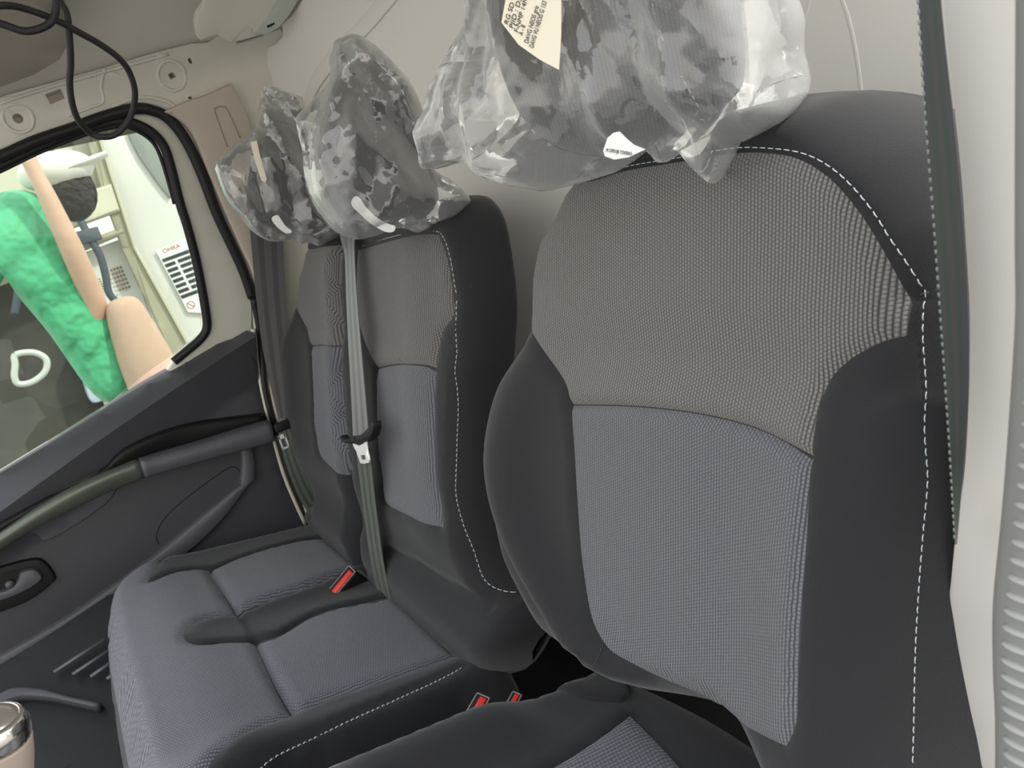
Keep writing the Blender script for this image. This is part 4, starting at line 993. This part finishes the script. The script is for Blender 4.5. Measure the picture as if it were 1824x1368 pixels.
# vent stickers
S_s = Surf((-5.48, 0, 1.10), (0, 1, 0), (0, 0, 1), (1, 0, 0))
st = slab(S_s, 'sticker', px(S_s, [(277, 446), (330, 424), (380, 406), (400, 560), (335, 556)]), 0, .002, PAPERW, truck, step=.4, bev=0)
def quad(S, a, b, c, d, h, mat, parent, name): return slab(S, name, [S.uvp(x, y, h) for x, y in (a, b, c, d)], h, h + .001, mat, parent, step=.5, bev=0)
rows = 8
def lerp2(a, b, t): return (a[0] + (b[0] - a[0]) * t, a[1] + (b[1] - a[1]) * t)
TL, BL = (288, 462), (326, 536); 
for i in range(rows):
    f0 = i / rows; f1 = (i + .62) / rows
    a = lerp2(TL, BL, f0); d = lerp2(TL, BL, f1)
    ev = (38, -14)
    segs = ((0, 1.4),) if i in (0, rows - 1) else ((0, .48), (.60, 1.4))
    for s0, s1 in segs:
        quad(S_s, (a[0] + ev[0] * s0, a[1] + ev[1] * s0), (a[0] + ev[0] * s1, a[1] + ev[1] * s1), (d[0] + ev[0] * s1, d[1] + ev[1] * s1), (d[0] + ev[0] * s0, d[1] + ev[1] * s0), .003, INK, st, 'vent_slot')
tx = text_on(S_s, 'OHRA', (292, 451), (322, 440), .1, .004, st, hgt=.026); tx.data.materials[0] = M('faded_red_print', (.5, .14, .10), .6, noise_amt=0)
REDP = tx.data.materials[0]
c0 = S_s.uvp(340, 543, .004); Rr = .024
pts = [S_s.pt(c0[0] + Rr * math.cos(a), c0[1] + Rr * math.sin(a), .004) for a in np.linspace(0, 2 * math.pi, 25)]
bm = tube(pts, .002, 6, cap=False); tube([S_s.pt(c0[0] - .017, c0[1] + .017, .004), S_s.pt(c0[0] + .017, c0[1] - .017, .004)], .002, 6, bm)
bmobj('warning_symbol', bm, REDP, st)
S_s2 = Surf((-5.53, 0, 1.10), (0, 1, 0), (0, 0, 1), (1, 0, 0))
BRN = M('brown_print', (.22, .15, .10), .6, noise_amt=0)
for (TLx, n_, wv, dn) in (((196, 480), 6, (18, -6), (30, 42)), ((165, 500), 6, (11, -4), (20, 26))):
    for i in range(4):
        for j in range(n_):
            a = (TLx[0] + wv[0] * .3 * i * 1.0 + dn[0] * j / n_ * .6, TLx[1] + wv[1] * .3 * i + dn[1] * j / n_)
            w_ = wv[0] * .22; h_ = dn[1] / n_ * .55
            quad(S_s2, a, (a[0] + w_, a[1] + wv[1] * .22), (a[0] + w_ + 1.5, a[1] + wv[1] * .22 + h_), (a[0] + 1.5, a[1] + h_), .003, BRN, truck, 'vent_slot')
# hanging cables reflected in the window, built solid against the truck
HARN = M('dull_blue_grey_cable', (.08, .09, .11), .6)
for pts_, lab_ in (([(80, 250), (105, 300), (120, 340), (140, 385), (158, 420), (178, 455), (188, 490), (196, 525), (225, 550)], 'long dark cable reflected in the window, built solid against the truck beams'),
                   ([(0, 395), (14, 425), (28, 450), (38, 480), (32, 520), (26, 560)], 'short dark cable with a plug reflected left of the long one, built solid outside')):
    t = thing('cable_reflection', lab_, 'cable', atX(*pts_[-1], -5.36))
    L = smooth([tuple(atX(x, y, -5.36)) for x, y in pts_], closed=False, n=6)
    bmobj('cable', tube(L, .022, 8), HARN, t)
    q = Vector(L[len(L) // 2]); bmobj('plug', box(q, (.05, .13, .08)), HARN, t, True, bevel=.006)
# ground and a far wall outside
GR = M('yard_concrete', (.30, .29, .27), .9, nscale=3, noise_amt=.2)
tag(bmobj('ground', box((-6.0, 0, -.65), (20, 30, .1)), GR, smoothed=False), 'grey concrete yard outside', kind='structure')

# figure in green reflected in the window, built as a solid outside
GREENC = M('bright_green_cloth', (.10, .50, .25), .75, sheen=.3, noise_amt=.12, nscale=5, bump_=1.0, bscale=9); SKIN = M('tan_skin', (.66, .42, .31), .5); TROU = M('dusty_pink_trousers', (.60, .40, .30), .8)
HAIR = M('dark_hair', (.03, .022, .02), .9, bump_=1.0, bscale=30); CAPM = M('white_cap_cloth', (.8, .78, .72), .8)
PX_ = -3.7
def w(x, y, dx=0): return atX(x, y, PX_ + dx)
per = thing('person_reflection', 'figure in bright green top and white cap raising one arm, reflected in the window, built solid outside', 'person_reflection', w(230, 1250))
def skin_mesh(name, nodes, edges, mat, parent, sub_=2):
    me = bpy.data.meshes.new(name); me.from_pydata([tuple(n[0]) for n in nodes], edges, []); me.update()
    o = link(name, me, mat, parent, False)
    sk = o.modifiers.new('skin', 'SKIN'); sk.use_smooth_shade = True
    for i, n in enumerate(nodes):
        r = n[1]; me.skin_vertices[0].data[i].radius = (r, r) if not isinstance(r, tuple) else r
    me.skin_vertices[0].data[0].use_root = True
    s = o.modifiers.new('sub', 'SUBSURF'); s.levels = sub_; s.render_levels = sub_
    return o
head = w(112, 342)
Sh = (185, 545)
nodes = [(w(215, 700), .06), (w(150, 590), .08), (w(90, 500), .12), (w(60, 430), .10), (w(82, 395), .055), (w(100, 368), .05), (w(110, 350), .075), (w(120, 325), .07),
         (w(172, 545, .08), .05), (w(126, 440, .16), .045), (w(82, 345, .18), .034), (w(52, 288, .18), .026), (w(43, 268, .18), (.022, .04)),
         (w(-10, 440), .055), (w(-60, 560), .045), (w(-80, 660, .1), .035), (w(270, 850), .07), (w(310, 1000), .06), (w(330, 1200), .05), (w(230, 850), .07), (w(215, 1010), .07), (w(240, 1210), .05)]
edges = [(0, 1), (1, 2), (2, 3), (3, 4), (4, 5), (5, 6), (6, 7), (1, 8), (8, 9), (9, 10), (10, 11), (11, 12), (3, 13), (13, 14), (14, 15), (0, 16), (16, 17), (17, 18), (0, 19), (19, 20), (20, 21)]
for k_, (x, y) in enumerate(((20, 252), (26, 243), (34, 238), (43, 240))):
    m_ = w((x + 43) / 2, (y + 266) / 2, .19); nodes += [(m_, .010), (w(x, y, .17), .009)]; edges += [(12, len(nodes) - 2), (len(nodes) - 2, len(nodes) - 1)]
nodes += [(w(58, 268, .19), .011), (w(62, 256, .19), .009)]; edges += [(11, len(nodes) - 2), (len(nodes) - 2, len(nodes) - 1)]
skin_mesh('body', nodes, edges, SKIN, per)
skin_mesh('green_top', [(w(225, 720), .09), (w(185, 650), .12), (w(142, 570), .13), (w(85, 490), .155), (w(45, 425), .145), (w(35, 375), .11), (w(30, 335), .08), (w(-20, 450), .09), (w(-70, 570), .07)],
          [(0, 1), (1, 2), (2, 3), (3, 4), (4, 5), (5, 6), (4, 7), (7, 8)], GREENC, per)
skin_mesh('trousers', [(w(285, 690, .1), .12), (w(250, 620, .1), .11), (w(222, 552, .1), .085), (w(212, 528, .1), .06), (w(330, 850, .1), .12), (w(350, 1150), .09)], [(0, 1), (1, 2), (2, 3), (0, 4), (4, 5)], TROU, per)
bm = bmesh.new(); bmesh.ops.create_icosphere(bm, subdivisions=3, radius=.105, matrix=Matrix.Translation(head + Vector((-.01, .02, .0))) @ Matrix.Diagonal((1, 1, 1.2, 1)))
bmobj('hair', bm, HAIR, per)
for dy in (-.035, .035):
    pass
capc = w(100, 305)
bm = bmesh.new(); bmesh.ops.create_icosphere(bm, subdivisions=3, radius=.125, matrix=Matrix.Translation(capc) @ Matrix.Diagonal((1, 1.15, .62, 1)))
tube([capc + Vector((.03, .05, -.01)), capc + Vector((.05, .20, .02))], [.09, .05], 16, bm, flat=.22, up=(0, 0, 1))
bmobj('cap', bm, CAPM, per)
# more things outside
S_m = Surf((-5.5, 0, 1.10), (0, 1, 0), (0, 0, 1), (1, 0, 0))
slab(S_m, 'truck_mirror', smooth(px(S_m, [(132, 618), (150, 610), (172, 640), (190, 700), (180, 716), (160, 714), (146, 670)]), n=4), -.30, 0, M('pale_blue_plastic', (.52, .58, .70), .3), truck, step=.3, bev=.02)  # the truck's pale blue mirror, built as a thick slab
slab(S_o, 'dark_patch', smooth(px(S_o, [(224, 226), (250, 232), (285, 275), (304, 350), (290, 340), (262, 302), (240, 268)]), n=3), .0, .03, M('mottled_grey_green', (.28, .29, .27), .5, nscale=4, noise_amt=.3), truck, step=.4, bev=.01)  # dark mottled patch added to the truck as a thin slab
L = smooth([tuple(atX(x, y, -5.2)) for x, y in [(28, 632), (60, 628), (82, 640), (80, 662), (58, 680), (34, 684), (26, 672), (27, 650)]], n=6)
o = bmobj('reflected_loop', tube(L + L[:1], .018, 8, cap=False), M('reflected_white', (.6, .62, .58), .4)); tag(o, 'white D-shaped loop reflected low in the passenger window, built solid outside', 'loop')  # window reflection of a white ring, built as a solid loop
